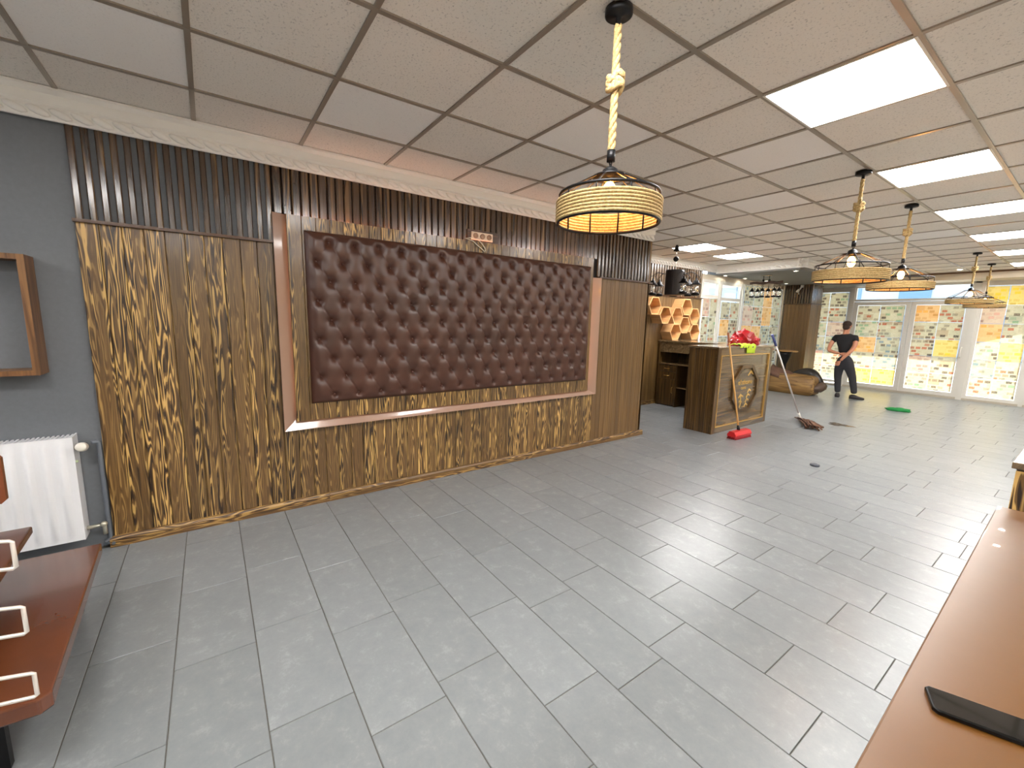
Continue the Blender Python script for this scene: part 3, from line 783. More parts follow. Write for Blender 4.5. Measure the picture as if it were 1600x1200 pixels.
# ================================================================== COUNTERS
ct = thing('reception_counter', 'tall dark wood reception counter with gold framed front and octagon emblem', 'counter', (.30, 6.92, 0))
x0, x1, y0, y1, hz = .09, .50, 6.13, 7.70, 1.175
at(box('core', x0 + .02, x1 - .02, y0 + .02, y1 - .02, 0.0, hz, M_DARK), ct)
n = 4
for i in range(n):
    wv = (x1 - x0) / n
    at(link('side_plank', plank_mesh(wv - .002, hz, .02, M_COUNTER), None, (x0 + wv * (i + .5), y0 + .02, hz / 2), (0, 0, -PI / 2)), ct)
    at(link('side_plank', plank_mesh(wv - .002, hz, .02, M_COUNTER), None, (x0 + wv * (i + .5), y1 - .02, hz / 2), (0, 0, PI / 2)), ct)
at(box('back_board', x0, x0 + .02, y0 + .02, y1 - .02, 0, hz, M_COUNTER), ct)
at(box('front_board', x1 - .02, x1, y0 + .0, y1, 0, hz, M_COUNTERX), ct)
for nm, a, b, c, d, mt in (('frame_board', y0, y0 + .085, 0, hz, M_COUNTER), ('frame_board', y1 - .085, y1, 0, hz, M_COUNTER), ('frame_board', y0 + .085, y1 - .085, 0, .08, M_COUNTERX), ('frame_board', y0 + .085, y1 - .085, hz - .085, hz, M_COUNTERX)):
    at(box(nm, x1, x1 + .018, a, b, c, d, mt), ct)
M_GOLDTRIM = plain('gold_trim', (214, 170, 96), .25, metal=.5)
for a, b, c, d in ((y0 + .085, y0 + .099, .08, hz - .085), (y1 - .099, y1 - .085, .08, hz - .085), (y0 + .099, y1 - .099, .08, .094), (y0 + .099, y1 - .099, hz - .099, hz - .085)):
    at(box('gold_strip', x1, x1 + .022, a, b, c, d, M_GOLDTRIM), ct)
tp = at(box('counter_top', x0 - .02, x1 + .03, y0 - .02, y1 + .02, hz, hz + .03, M_COUNTERX, bev=.004), ct)
# elongated octagon emblem frame
cy, cz, hw, hh = 6.955, .585, .365, .345
oc = [(cy - hw * .42, cz + hh), (cy + hw * .42, cz + hh), (cy + hw, cz + hh * .38), (cy + hw, cz - hh * .38), (cy + hw * .42, cz - hh), (cy - hw * .42, cz - hh), (cy - hw, cz - hh * .38), (cy - hw, cz + hh * .38)]
ic = [(cy + (a - cy) * .86, cz + (b - cz) * .86) for a, b in oc]
at(MB().prism(ic, 'x', x1, x1 + .006).obj('emblem_board', M_COUNTERX), ct)
for i in range(8):
    j = (i + 1) % 8
    at(MB().prism([oc[i], oc[j], ic[j], ic[i]], 'x', x1, x1 + .034).obj('octagon_board', M_COUNTER), ct)
def text(body, size, loc, rot, mat, name, parent, ext=.002, align='CENTER'):
    cu_ = bpy.data.curves.new('tmp', 'FONT'); cu_.body = body; cu_.size = size; cu_.extrude = ext; cu_.align_x = align
    to = bpy.data.objects.new('tmp', cu_); COL.objects.link(to)
    dg = bpy.context.evaluated_depsgraph_get(); me = bpy.data.meshes.new_from_object(to.evaluated_get(dg))
    bpy.data.objects.remove(to); me.materials.clear(); me.materials.append(mat)
    o = link(name, me, None, loc, rot); return at(o, parent)
RT = (PI / 2, 0, PI / 2)
text("el'sthome", .105, (x1 + .008, cy + .01, .645), RT, M_GOLD, 'lettering', ct)
text("COFFEE", .042, (x1 + .008, cy - .03, .575), RT, M_GOLD, 'lettering', ct)
def gold(pts): at(MB().prism(pts, 'x', x1 + .006, x1 + .009).obj('gold_motif', M_GOLD), ct)
gold([(7.02, .775), (7.10, .845), (7.19, .80), (7.185, .775), (7.10, .805), (7.04, .765)])
for k in range(4):
    zz = .545 - .07 * k; yy = 7.10 - .022 * k
    gold([(yy - .05, zz - .03), (yy + .0, zz + .03), (yy + .06, zz + .0), (yy + .055, zz - .022), (yy + .005, zz + .004), (yy - .03, zz - .04)])
gold([(6.80, .46), (6.86, .51), (6.95, .47), (6.94, .45), (6.87, .475), (6.81, .44)])
gold([(6.855, .47), (6.88, .47), (6.90, .37), (6.875, .30), (6.85, .30), (6.87, .37)])
gold([(6.83, .40), (6.87, .42), (6.92, .385), (6.90, .365), (6.87, .395), (6.84, .375)])

c2b = thing('back_counter', 'dark wood back counter with drawers and open shelves behind the reception counter', 'counter', (-.6, 7.65, 0))
bx0, bx1, by0, by1, bz = -1.285, .03, 7.36, 7.95, 1.165
at(box('end_panel', bx0, bx0 + .03, by0, by1, 0, bz, M_COUNTER), c2b)
at(box('end_panel', bx1 - .03, bx1, by0, by1, 0, bz, M_COUNTER), c2b)
at(box('back_panel', bx0 + .03, bx1 - .03, by1 - .02, by1, 0, bz, M_COUNTER), c2b)
at(box('fascia', bx0 + .03, bx1 - .03, by0, by0 + .03, .985, bz, M_COUNTERX), c2b)
at(box('shelf_board', bx0 + .03, bx1 - .03, by0 - .01, by1 - .02, .765, .790, M_COUNTERX), c2b)
at(box('divider', -.905, -.88, by0, by1 - .02, 0, .765, M_COUNTER), c2b)
at(box('shelf_board', -.88, bx1 - .03, by0 + .03, by1 - .02, .345, .365, M_COUNTERX), c2b)
at(box('counter_top', bx0 - .01, bx1 + .02, by0 - .02, by1 + .02, bz, bz + .03, M_COUNTERX, bev=.004), c2b)
for za, zb in ((.635, .755), (.505, .630)):
    d = at(box('drawer', bx0 + .035, -.91, by0 - .004, by0 + .30, za, zb, M_COUNTER), c2b)
    q = MB().tube([(-.05, 0, 0), (-.045, -.022, -.005), (.045, -.022, -.005), (.05, 0, 0)], .005, 6).obj('handle', M_BRASS, None, (0, -.152, .0)); q.parent = d
d = at(box('cabinet_door', bx0 + .035, -.91, by0 - .004, by0 + .016, .02, .50, M_COUNTER), c2b)
q = MB().tube([(.13, -.01, .10), (.13, -.03, .09), (.13, -.03, .0), (.13, -.01, -.01)], .005, 6).obj('handle', M_BRASS, None, (0, 0, 0)); q.parent = d

# ================================================================== THINGS ON AND AROUND THE COUNTER
def blob(name, mat, c, rx, ry, rz, seed, rough=.25, flat=True, sub=3, fr=2.2):
    bm = bmesh.new(); bmesh.ops.create_icosphere(bm, subdivisions=sub, radius=1)
    from mathutils import noise as NZ_
    for v in bm.verts:
        n_ = NZ_.noise(v.co * fr + Vector((seed, seed * 2.3, 0))) + .5 * NZ_.noise(v.co * fr * 2.7 + Vector((seed, 0, 3)))
        v.co = v.co * (1 + rough * n_)
        v.co = Vector((v.co.x * rx, v.co.y * ry, v.co.z * rz))
        if flat and v.co.z < -rz * .45: v.co.z = -rz * .45
    zmin = min(v.co.z for v in bm.verts)
    for v in bm.verts: v.co.z -= zmin
    me = bpy.data.meshes.new(name); bm.to_mesh(me); bm.free(); me.materials.append(mat)
    for p_ in me.polygons: p_.use_smooth = True
    return link(name, me, None, c)
M_RED = plain('red_plastic_bag', (168, 18, 28), .32, coat=.2)
rb = thing('red_bag', 'crumpled red plastic bag lying on the reception counter top', 'bag', (.22, 7.27, hz + .03))
for nm, c, a, b_, c_, sd_ in (('bag_body', (.0, .1, 0), .15, .19, .15, 1.3), ('bag_fold', (.0, -.13, 0), .08, .20, .075, 4.1), ('bag_corner', (.05, .27, 0), .10, .12, .09, 7.7)):
    o = blob(nm, M_RED, (0, 0, 0), a, b_, c_, sd_, .38, True, 3, 3.0); o.parent = rb; o.location = c
    for p_ in o.data.polygons: p_.use_smooth = False
M_LIME = plain('lime_cloth', (176, 200, 40), .85, noise=(60, .15))
gc = thing('lime_cloth', 'lime green cleaning cloth draped over the reception counter edge', 'cloth', (.45, 6.85, hz + .03))
pts, fcs = [], []
NU, NV = 18, 12
for i in range(NU + 1):
    for j in range(NV + 1):
        u = i / NU; v = j / NV
        s_ = (v - .30) * .28
        drop = max(0, s_ - .085) * (1 if u > .45 else .25)
        xx = min(s_, .085 + .006 * math.sin(u * 14)) ; yy = (u - .4) * .42 + .03 * math.sin(v * 5)
        zz = .006 + .022 * abs(math.sin(u * 9 + v * 4)) * (1 - .5 * v) + .012 * math.sin(v * 11) ** 2
        if drop > 0: xx = .087 + .010 * math.sin(u * 20); zz = .008 - drop
        pts.append((xx, yy, zz)); 
for i in range(NU):
    for j in range(NV):
        q = i * (NV + 1) + j; fcs.append((q, q + 1, q + NV + 2, q + NV + 1))
o = MB().poly(pts, fcs, True).obj('cloth_sheet', M_LIME, gc); md = o.modifiers.new('solid', 'SOLIDIFY'); md.thickness = .004; md.offset = 1
br = thing('broom', 'red floor broom with wooden stick leaning against the reception counter', 'broom', (.79, 6.33, 0))
hb = Vector((0, 0, .10)); ht = Vector((-.285, .02, 1.392))
MB().tube([hb, hb.lerp(ht, .5), ht], [.012, .012, .011], 10).obj('stick', plain('broom_stick', (206, 158, 92), .45), br)
g0 = hb.lerp(ht, .90)
MB().tube([g0, ht + (ht - hb) * .004], .0145, 10).obj('grip', plain('broom_grip', (176, 104, 70), .5), br)
MB().tube([hb + Vector((0, 0, -.02)), hb.lerp(ht, .05)], [.022, .016], 10).obj('socket_collar', M_BLACK, br)
MB().prism([(-.055, .035), (.055, .035), (.062, .06), (.035, .10), (-.03, .105), (-.06, .06)], 'y', -.19, .19).obj('head_block', plain('broom_red', (196, 30, 34), .35), br, (0.015, 0, 0), (0, 0, -.06))
bs = MB()
for i in range(26):
    for j in range(5):
        yy = -.18 + .36 * i / 25; xx = -.042 + .021 * j
        bs.tube([(xx, yy, .04), (xx * 1.35, yy * 1.04, .0015)], .0065, 4)
tag(bs.obj('bristles', plain('broom_bristle', (150, 24, 30), .7), br, (0.015, 0, 0), (0, 0, -.06)), kind='stuff')
mp = thing('mop', 'floor mop with pale metal pole leaning on the reception counter and dark rag head', 'mop', (.86, 8.12, 0))
mb_, mt = Vector((-.03, .08, .05)), Vector((-.30, -.585, 1.36))
MB().tube([mb_, mt], .0125, 10).obj('pole', plain('mop_pole', (206, 200, 196), .3, metal=.3), mp)
MB().tube([mb_.lerp(mt, .88), mt + (mt - mb_) * .01], .018, 10).obj('grip', plain('mop_grip', (56, 66, 120), .45), mp)
MB().tube([mb_.lerp(mt, -.01), mb_.lerp(mt, .07)], .02, 10).obj('joint', M_PVC, mp)
MB().box(-.13, .13, -.03, .03, .03, .05).obj('mop_bar', plain('mop_bar', (120, 104, 92), .5), mp, (-.02, .07, 0), (0, 0, -.75))
rg = random.Random(5); st_ = MB()
for i in range(46):
    a = rg.uniform(0, 1); s0 = Vector((-.10 + .22 * a, .14 - .20 * a, .035)); e0 = Vector((.22 + .22 * rg.random(), -.22 - .20 * rg.random(), .012 + .05 * rg.random()))
    md_ = (s0 + e0) / 2 + Vector((rg.uniform(-.05, .05), rg.uniform(-.05, .05), rg.uniform(.005, .05)))
    st_.tube([s0, s0.lerp(md_, .6), md_, md_.lerp(e0, .6) + Vector((0, 0, .01)), e0], .011, 5)
k = NT('mop_rag'); oi = k.noise(k.objcoord((1, 1, 1), False), 9, 3, .6); k.l(k.ramp(oi, [(.35, lin((44, 30, 24))), (.55, lin((112, 78, 60))), (.7, lin((140, 112, 92)))]), k.b.inputs['Base Color']); k.b.inputs['Roughness'].default_value = .95
tag(st_.obj('rag_strands', k.m, mp), kind='stuff')
pk = thing('rubber_puck', 'small dark grey round puck lying alone on the tiled floor', 'puck', (1.846, 5.892, 0))
MB().lathe([(.001, 0), (.042, 0), (.045, .004), (.045, .016), (.040, .022), (.001, .022)], 24).obj('cap_body', plain('cap_grey', (70, 74, 84), .4), pk)
MB().lathe([(.018, .0222), (.030, .0222), (.030, .026), (.018, .026)], 20, closed=True).obj('cap_rim', plain('cap_rim', (100, 104, 112), .4), pk)
gf = blob('green_rag', plain('green_rag', (30, 130, 64), .85, noise=(40, .2)), (1.44, 10.86, .0), .17, .06, .045, 3.3, .35, True, 3, 3)
gf.rotation_euler = (0, 0, .25); tag(gf, 'crumpled green rag lying on the floor in front of the glazed doors', 'rag')
wp = []
for i in range(26):
    a = 2 * PI * i / 26; r = 1 + .25 * math.sin(3 * a + 1) + .15 * math.sin(7 * a); wp.append((.15 * r * math.cos(a), .11 * r * math.sin(a)))
o = MB().prism(wp, 'z', .0004, .0016).obj('wet_smear', plain('dirty_wet_smear', (92, 84, 74), .12), None, (1.26, 8.52, 0)); tag(o, 'dark wet smear on the floor tiles near the mop head', 'smear')
wp2 = [(a * .6 - .16, b * .35 + .02) for a, b in wp]

# ================================================================== LOG BENCH AND SLAB TABLE
lb = thing('log_bench', 'long carved log bench with brown throw and dark leather bolster', 'bench', (-.5, 11.4, 0))
M_LOG = wood('log_wood', (84, 58, 30), (146, 110, 62), (186, 148, 88), 'x', 9, .9, 5, .7, .5, .1)
prof = [(-.23, .0), (.22, .0), (.25, .10), (.24, .26), (.16, .40), (0, .44), (-.17, .42), (-.24, .33), (-.25, .14)]
bm_ = MB(); nP = len(prof); secs = [(-.50, .9), (-.44, 1.0), (-.1, 1.03), (.28, 1.0), (.36, .97), (.41, .86), (.43, .6)]
pp = []
for xx, sc_ in secs:
    for a, b in prof: pp.append((xx, a * sc_, max(.0, .19 + (b - .19) * sc_) if b > 0 else (.19 - .19 * sc_)))
ff = [(i * nP + j, i * nP + (j + 1) % nP, (i + 1) * nP + (j + 1) % nP, (i + 1) * nP + j) for i in range(len(secs) - 1) for j in range(nP)]
ff += [tuple(range(nP)), tuple((len(secs) - 1) * nP + j for j in range(nP))]
bm_.poly(pp, ff, True).obj('log_body', M_LOG, lb)
M_DLEA = plain('black_leather', (38, 34, 32), .35); M_THROW = plain('brown_throw', (96, 68, 54), .8, noise=(12, .2))
cb_ = []
for i in range(15):
    t_ = i / 14; cb_.append((-.15 + .62 * t_, .16 + .02 * math.sin(t_ * 5), .36 + .09 * math.sin(t_ * 2.4) - .26 * max(0, t_ - .6) ** 1.3 * 2.2))
MB().tube(cb_, [.03 + .105 * math.sin(PI * min(1, .12 + i / 14 * .8)) for i in range(15)], 12).obj('bolster', M_DLEA, lb)
MB().tube([(.40, -.12, .14), (.47, .0, .17), (.47, .12, .20), (.40, .22, .2)], [.05, .10, .11, .06], 10).obj('bolster_end', plain('leather_brown_end', (84, 66, 54), .5), lb)
tp_ = []
for i in range(13):
    for j in range(9):
        u, v = i / 12, j / 8; tp_.append((-.49 + .62 * u, -.25 + .40 * v, .40 + .22 * math.sin(PI * v * .75 + .4) * (1 - u) ** 1.2 + .02 * math.sin(9 * u + 5 * v) - (.12 * (1 - v) ** 3)))
o = MB().poly(tp_, [(i * 9 + j, i * 9 + j + 1, i * 9 + j + 10, i * 9 + j + 9) for i in range(12) for j in range(8)], True).obj('throw_cover', M_THROW, lb)
md = o.modifiers.new('solid', 'SOLIDIFY'); md.thickness = .03
stb = thing('slab_table', 'small wooden slab side table standing behind the log bench', 'side table', (-.95, 11.85, 0))
MB().prism([(.24 * math.cos(a) * (1 + .08 * math.sin(3 * a)), .19 * math.sin(a)) for a in [i * 2 * PI / 20 for i in range(20)]], 'z', .90, .935).obj('slab_top', M_LOG, stb)
MB().lathe([(.001, 0), (.15, 0), (.15, .02), (.05, .05), (.04, .6), (.12, .82), (.13, .90), (.001, .90)], 16).obj('pedestal', M_BLACK, stb)

# ================================================================== PERSON
SK = plain('skin', (196, 134, 104), .5); SH = plain('black_tshirt', (22, 22, 26), .8); TR = plain('charcoal_trousers', (44, 44, 50), .8); SO = plain('dark_shoe', (36, 32, 36), .6); HR = plain('dark_hair', (52, 34, 26), .7)
man = thing('person', 'man in black t-shirt and dark trousers with hands behind back facing the doors', 'person', (.33, 11.72, 0))
def skin(name, verts, edges, mat, sub=2, root=0):
    me = bpy.data.meshes.new(name); me.from_pydata([v[:3] for v in verts], edges, []); me.materials.append(mat)
    o = bpy.data.objects.new(name, me); COL.objects.link(o); o.parent = man
    md = o.modifiers.new('skin', 'SKIN'); md.use_smooth_shade = True
    for i, v in enumerate(verts):
        r = v[3]; me.skin_vertices[0].data[i].radius = r if isinstance(r, tuple) else (r, r); me.skin_vertices[0].data[i].use_root = (i == root)
    s_ = o.modifiers.new('sub', 'SUBSURF'); s_.levels = sub; s_.render_levels = sub
    return o
# local frame: x right in view, y away from camera, z up
# hip centre x=-.06
V = [(-.07, 0, .84, (.09, .07)), (-.085, 0, 1.05, (.085, .065)), (-.095, -.005, 1.22, (.11, .07)), (-.10, .0, 1.33, (.075, .065)), (-.105, .005, 1.41, .05), (-.11, .02, 1.47, (.066, .078)), (-.11, .025, 1.56, (.072, .086)), (-.11, .02, 1.62, (.052, .062)),
     (-.27, -.005, 1.295, .055), (-.335, -.07, 1.13, .045), (-.335, -.135, 1.005, .040), (-.20, -.185, .965, .034), (-.11, -.205, .955, .027),
     (.07, -.005, 1.30, .055), (.105, -.07, 1.15, .045), (.07, -.14, 1.02, .040), (-.03, -.19, .88, .033), (-.075, -.205, .80, .026)]
Eg = [(0, 1), (1, 2), (2, 3), (3, 4), (4, 5), (5, 6), (6, 7), (2, 8), (8, 9), (9, 10), (10, 11), (11, 12), (2, 13), (13, 14), (14, 15), (15, 16), (16, 17)]
body = skin('body', V, Eg, SK)
# hands: palm plus five fingers each
def hand(wrist, dirv, side, curl):
    wv = Vector(wrist); d = Vector(dirv).normalized(); s_ = Vector(side).normalized(); nrm = d.cross(s_).normalized() * curl
    verts = [tuple(wv) + (.022,), tuple(wv + d * .05) + ((.030, .018),)]; edges = [(0, 1)]
    for k, ln in enumerate((.062, .072, .068, .052)):
        o_ = (k - 1.5) * .019; b0 = wv + d * .07 + s_ * o_; i = len(verts)
        verts += [tuple(b0) + (.0095,), tuple(b0 + d * ln * .5 + nrm * .012) + (.009,), tuple(b0 + d * ln * .75 + nrm * .042) + (.008,)]
        edges += [(1, i), (i, i + 1), (i + 1, i + 2)]
    b0 = wv + d * .03 + s_ * -.028; i = len(verts)
    verts += [tuple(b0) + (.011,), tuple(b0 + d * .03 - s_ * .022 + nrm * .01) + (.0095,), tuple(b0 + d * .058 - s_ * .016 + nrm * .028) + (.008,)]
    edges += [(1, i), (i, i + 1), (i + 1, i + 2)]
    return skin('hand', verts, edges, SK, 1)
hand((-.11, -.205, .955), (1, -.1, -.15), (0, -.2, 1), -1)
hand((-.075, -.205, .80), (-.45, -.15, -.85), (.85, 0, -.45), 1)
# ears and nose on the head
hd = MB()
for s in (-1, 1): hd.sphere((-.11 + s * .076, .015, 1.535), .022, 8, 6, .35, .7, 1.1)
hd.obj('ears', SK, man)
MB().sphere((-.11, .112, 1.525), .016, 8, 6, .8, 1.1, 1.3).obj('nose', SK, man)
for s in (-1, 1): MB().sphere((-.11 + s * .03, .098, 1.55), .010, 8, 6).obj('eye', plain('eye_white', (230, 226, 220), .3), man)
MB().sphere((-.11, .100, 1.485), .018, 8, 6, 1.2, .35, .3).obj('mouth', plain('lips', (170, 96, 84), .5), man)
hv = MB().sphere((-.11, .012, 1.572), .086, 18, 12, .93, 1.05, .88); hv.obj('hair', HR, man)
MB().sphere((-.11, -.022, 1.515), .072, 14, 10, .94, .72, .95).obj('hair_nape', HR, man)
# clothes
skin('t_shirt', [(-.068, 0, .87, (.158, .122)), (-.085, 0, 1.06, (.150, .105)), (-.095, -.005, 1.22, (.175, .112)), (-.10, 0, 1.335, (.10, .075)), (-.103, .0, 1.375, (.062, .058)),
                (-.275, -.005, 1.285, .072), (-.325, -.05, 1.17, .066), (.075, -.005, 1.29, .072), (.108, -.05, 1.18, .066)],
     [(0, 1), (1, 2), (2, 3), (3, 4), (2, 5), (5, 6), (2, 7), (7, 8)], SH)
skin('trousers', [(-.065, 0, .94, (.150, .105)), (-.062, 0, .80, (.155, .115)), (-.145, 0, .66, .098), (-.150, .01, .44, .072), (-.125, .0, .24, .062), (-.105, -.01, .09, .056),
                  (.035, 0, .66, .102), (.105, .02, .46, .078), (.155, .01, .25, .064), (.185, .0, .10, .058)],
     [(0, 1), (1, 2), (2, 3), (3, 4), (4, 5), (1, 6), (6, 7), (7, 8), (8, 9)], TR)
def shoe(c, ang, ln=.25):
    sm = MB(); pr_ = [(-.04, .0), (.04, 0), (.044, .03), (.03, .06), (-.03, .06), (-.044, .03)]
    sec = [(-.09, .7, 1.1), (-.05, 1, 1.5), (.0, 1.02, 1.45), (.07, 1.08, .95), (.13, .95, .7), (.165, .5, .5)]
    pts = []
    for xx, w_, h_ in sec:
        for a, b in pr_: pts.append((xx * ln / .25, a * w_, b * h_))
    fs_ = [(i * 6 + j, i * 6 + (j + 1) % 6, i * 6 + 6 + (j + 1) % 6, i * 6 + 6 + j) for i in range(5) for j in range(6)] + [tuple(range(6)), tuple(30 + j for j in range(6))]
    return sm.poly(pts, fs_, True).obj('shoe', SO, man, c, (0, 0, ang))
shoe((-.105, -.01, 0), PI / 2 + .25); shoe((.195, .01, 0), .35)

# ================================================================== LEFT SIDE: RADIATOR, BOX SHELF, STEPPED STAND
rad = thing('radiator', 'white ribbed steel panel radiator on the grey wall', 'radiator', (.03, -.7, .12))
RY0, RY1, RZ0, RZ1 = -.55, .585, 0, .64
rw = MB(); NR = 17; pts = []; nseg = NR * 8
for i in range(nseg + 1):
    yy = RY0 + (RY1 - RY0) * i / nseg; ph = (i % 8) / 8
    dpt = .0 if (i < 3 or i > nseg - 3) else .012 * (max(0, math.sin(2 * PI * ph)) ** .6)
    for zz, k_ in ((RZ0, 0), (RZ0 + .03, 0), (RZ0 + .05, 1), (RZ1 - .05, 1), (RZ1 - .03, 0), (RZ1, 0)): pts.append((.062 + dpt * k_, yy, zz))
rw.poly(pts, [(i * 6 + j, i * 6 + j + 1, i * 6 + j + 7, i * 6 + j + 6) for i in range(nseg) for j in range(5)], True)
M_RAD = plain('radiator_white', (236, 236, 238), .3)
rw.obj('front_panel', M_RAD, rad)
MB().box(-.05, .061, RY0, RY1, RZ0 + .004, RZ1 - .012).obj('radiator_core', M_RAD, rad)
for i in range(56):
    yy = RY0 + .01 + i * (RY1 - RY0 - .02) / 55
    link('grille_bar', cached('grb', lambda: MB().box(-.045, .058, -.004, .004, 0, .008).mesh('grille_bar', M_RAD)), rad, (0, yy, RZ1 - .010))
MB().box(-.052, .064, RY1 - .001, RY1 + .006, RZ0, RZ1 + .002).obj('side_cover', M_RAD, rad)
MB().lathe([(.001, .055), (.020, .055), (.026, .045), (.027, .0), (.018, -.012), (.001, -.012)], 20).obj('thermostat_head', plain('thermostat', (232, 226, 214), .4), rad, (.065, RY1 + .045, .577), (0, PI / 2 - .25, 0))
MB().tube([(.01, RY1 + .004, .577), (.01, RY1 + .055, .577)], .012, 10).tube([(.01, RY1 + .045, .577), (.06, RY1 + .045, .577)], .012, 10).obj('upper_valve', M_CHROME, rad)
MB().tube([(.01, RY1 + .004, .05), (.01, RY1 + .06, .052), (.01, RY1 + .085, .052), (.01, RY1 + .085, -.01)], .012, 10).sphere((.02, RY1 + .085, .06), .018, 10, 8).obj('lower_valve', plain('nickel', (200, 196, 180), .35, metal=.7), rad)
MB().sphere((.05, RY1 + .01, .49), .008, 8, 6).obj('bleed_valve', plain('bleed', (206, 222, 180), .5), rad)
M_PIPE = plain('grey_pipe', (98, 104, 112), .45)
pp_ = MB().tube([(.02, -.045, .700), (.004, -.02, .702), (.004, -.016, .69), (.004, -.016, .07), (.004, -.018, .052), (.012, -.04, .045)], .012, 10).obj('heating_pipe', M_PIPE); tag(pp_, 'grey painted heating pipe running down the wall between radiator and panelling', 'pipe')
pp2 = MB().tube([(.012, -.05, .03), (.012, -.002, .032), (.03, .0, .032)], .010, 8).obj('floor_pipe', M_PIPE); tag(pp2, 'short grey heating pipe at floor level beside the pine skirting', 'pipe')

bs_ = thing('box_shelf', 'open square wooden box shelf fixed on the grey wall above the radiator', 'shelf', (-.03, -.52, 1.46))
dz, dy, th, dp = .325, .325, .028, .16
bs_.location = (-.03, -.19 - dy, 1.462)
MB().box(0, dp, dy - th, dy, -dz, dz).obj('side_board', M_SHELF, bs_); MB().box(0, dp, -dy, -dy + th, -dz, dz).obj('side_board', M_SHELF, bs_)
MB().box(0, dp - .001, -dy + th, dy - th, dz - th, dz).obj('top_board', M_SHELF, bs_); MB().box(0, dp - .001, -dy + th, dy - th, -dz, -dz + th).obj('bottom_board', M_SHELF, bs_)

stn = thing('stepped_stand', 'low stepped stand of brown glossy boards with white metal loops beside the radiator', 'stand', (1.2, -.4, 0))
def board(name, outline, z0, z1, mat=M_BROWN, bev=.006):
    o = MB().prism(outline, 'z', z0, z1).obj(name, mat); at(o, stn)
    md = o.modifiers.new('b', 'BEVEL'); md.width = bev; md.segments = 2; md.limit_method = 'ANGLE'; return o
board('lower_board', [(.64, -.62), (1.72, -.62), (1.76, .08), (1.735, .105), (.63, .055)], .245, .30)
board('upper_board', [(.76, -.95), (1.62, -.95), (1.60, -.105), (.745, -.145)], .465, .50)
at(box('leg_panel', .72, .75, -.58, -.02, 0, .265, M_BLACK), stn); at(box('leg_panel', 1.60, 1.63, -.58, -.04, 0, .265, M_BLACK), stn)
at(box('leg_panel', .80, .83, -.92, -.64, 0, .465, M_BLACK), stn); at(box('leg_panel', 1.52, 1.55, -.92, -.64, 0, .465, M_BLACK), stn)
at(box('riser', .84, 1.50, -.30, -.27, .30, .465, plain('dark_riser', (52, 50, 52), .6)), stn)
M_LOOP = plain('white_metal_loop', (224, 216, 206), .3, metal=.4)
wr = thing('wire_rack', 'white metal wire rack of stacked loops standing before the brown stepped boards', 'rack', (1.83, -.45, 0))
for zb_, zt_ in ((.362, .440), (.57, .655), (.775, .858)):
    at(MB().tube([(1.80, -.44, zt_ + .10), (1.83, .094, zt_), (1.83, .10, zt_ - .004), (1.83, .10, zb_ + .004), (1.83, .094, zb_), (1.80, -.44, zb_ + .07)], .0055, 8).obj('wire_loop', M_LOOP), wr)
at(MB().tube([(1.80, -.44, .02), (1.80, -.44, 1.05)], .011, 8).obj('rack_post', M_LOOP), wr)
at(MB().lathe([(.001, 0), (.16, 0), (.16, .012), (.02, .02), (.001, .02)], 20).obj('rack_base', M_LOOP, None, (1.80, -.66, 0)), wr) if 0 else at(MB().box(1.66, 1.95, -.60, -.28, 0, .02).obj('rack_base', M_LOOP), wr)
o = MB().prism([(-.52, .715), (-.145, .715), (-.130, .73), (-.128, .905), (-.14, .92), (-.52, .92)], 'x', 1.0, 1.022).obj('back_rest', plain('reddish_board', (120, 62, 30), .3, coat=.4)); at(o, stn)
for yy in (-.24, -.46): at(box('rest_post', .985, 1.0, yy - .012, yy + .012, .50, .86, M_BLACK), stn)

# ================================================================== RIGHT SIDE: TABLE, PHONE, CABINET
tb = thing('brown_table', 'long glossy orange-brown table with a phone lying on it', 'table', (3.36, 2.2, 0), math.radians(1.0))
o = MB().box(.005, 1.0, -1.25, 1.155, .715, .75).obj('table_top', M_TABLE, tb); md = o.modifiers.new('b', 'BEVEL'); md.width = .004; md.segments = 2
MB().box(.06, .95, -1.18, 1.10, .63, .715).obj('apron', plain('table_apron', (84, 44, 18), .4), tb)
for a, b in ((.08, -1.15), (.08, 1.07), (.92, -1.15), (.92, 1.07)): MB().box(a - .03, a + .03, b - .03, b + .03, 0, .63).obj('leg', plain('table_leg', (70, 38, 18), .4), tb)
ph = thing('smartphone', 'black smartphone lying face up on the glossy brown table', 'phone', (3.404, 1.782, .75), math.radians(22))
o = MB().prism([(0.008, -.072), (.147, -.072), (.152, -.067), (.152, -.005), (.147, 0), (.008, 0), (0, -.008), (0, -.064)], 'z', .0005, .0095).obj('phone_body', plain('phone_black', (12, 12, 13), .25, metal=.5), ph)
md = o.modifiers.new('b', 'BEVEL'); md.width = .0022; md.segments = 3
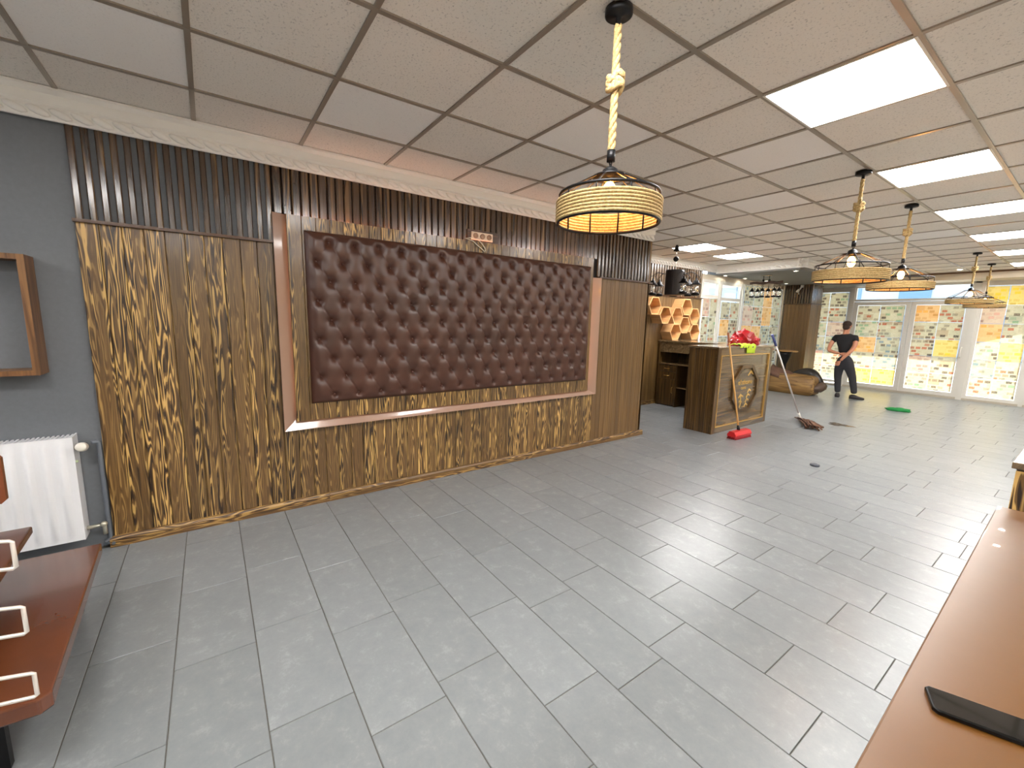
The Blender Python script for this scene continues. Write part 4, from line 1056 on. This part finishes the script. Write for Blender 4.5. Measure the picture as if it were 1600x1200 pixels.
MB().prism([(0.009, -.068), (.143, -.068), (.148, -.063), (.148, -.009), (.143, -.004), (.009, -.004), (.004, -.010), (.004, -.062)], 'z', .0095, .0099).obj('screen', plain('phone_screen', (8, 8, 9), .04, coat=1), ph)
cbn = thing('wooden_cabinet', 'waist high dark wooden cabinet standing beyond the brown table', 'cabinet', (3.8, 4.0, 0))
at(box('cabinet_body', 3.36, 4.3, 3.65, 4.35, 0, .87, M_COUNTER), cbn)
at(box('cabinet_top', 3.345, 4.32, 3.62, 4.37, .87, .90, M_COUNTERX, bev=.003), cbn)
at(box('frame_board', 3.36, 3.44, 3.632, 3.65, .02, .86, M_PLANK), cbn); at(box('frame_board', 4.22, 4.30, 3.632, 3.65, .02, .86, M_PLANK), cbn)

# ================================================================== OUTSIDE
M_PAVE = plain('pavement', (190, 184, 172), .9, noise=(3, .06))
struct(box('ground_outside', -30, 30, YF + .36, 60, -.2, -.03, M_PAVE)); struct(box('ground_side', -30, -1.62, -5, YF + .36, -.2, -.03, M_PAVE))
aw = thing('street_awning', 'pale flat canopy projecting over the pavement outside the glazed front', 'awning', (.3, YF + .9, 2.9))
cy_ = YF + .2
at(MB().prism([(-5, cy_), (6, cy_), (6, YF + 1.746), (3.28, YF + 1.746), (2.99, YF + 1.17), (2.43, YF + 1.395), (2.48, YF + 1.746), (-5, YF + 1.746)], 'z', 2.80, 2.90).obj('canopy_slab', M_WHITEWALL), aw)  # unseen slab, outline notched so its shadow leaves the sun patch on the papers
for xx in (-1.2, 1.9): at(MB().tube([(xx, YF + .2, 3.5), (xx, YF + 1.6, 2.9)], .02, 8).obj('stay_rod', M_PVC), aw)
hs_ = thing('street_building', 'pale building across the street seen through the transom window', 'building', (0, 34, 0))
MB().box(-16, 16, 0, 6, 0, 5.2).obj('facade', plain('pale_facade', (206, 208, 206), .8), hs_)
for i in range(9):
    for zz in (.8, 3.1):
        wn = MB().box(-.7, .7, -.06, .0, 0, 1.5).obj('window', plain('blue_glass', (120, 150, 176), .2), hs_, (-13 + 3.2 * i, 0, zz))
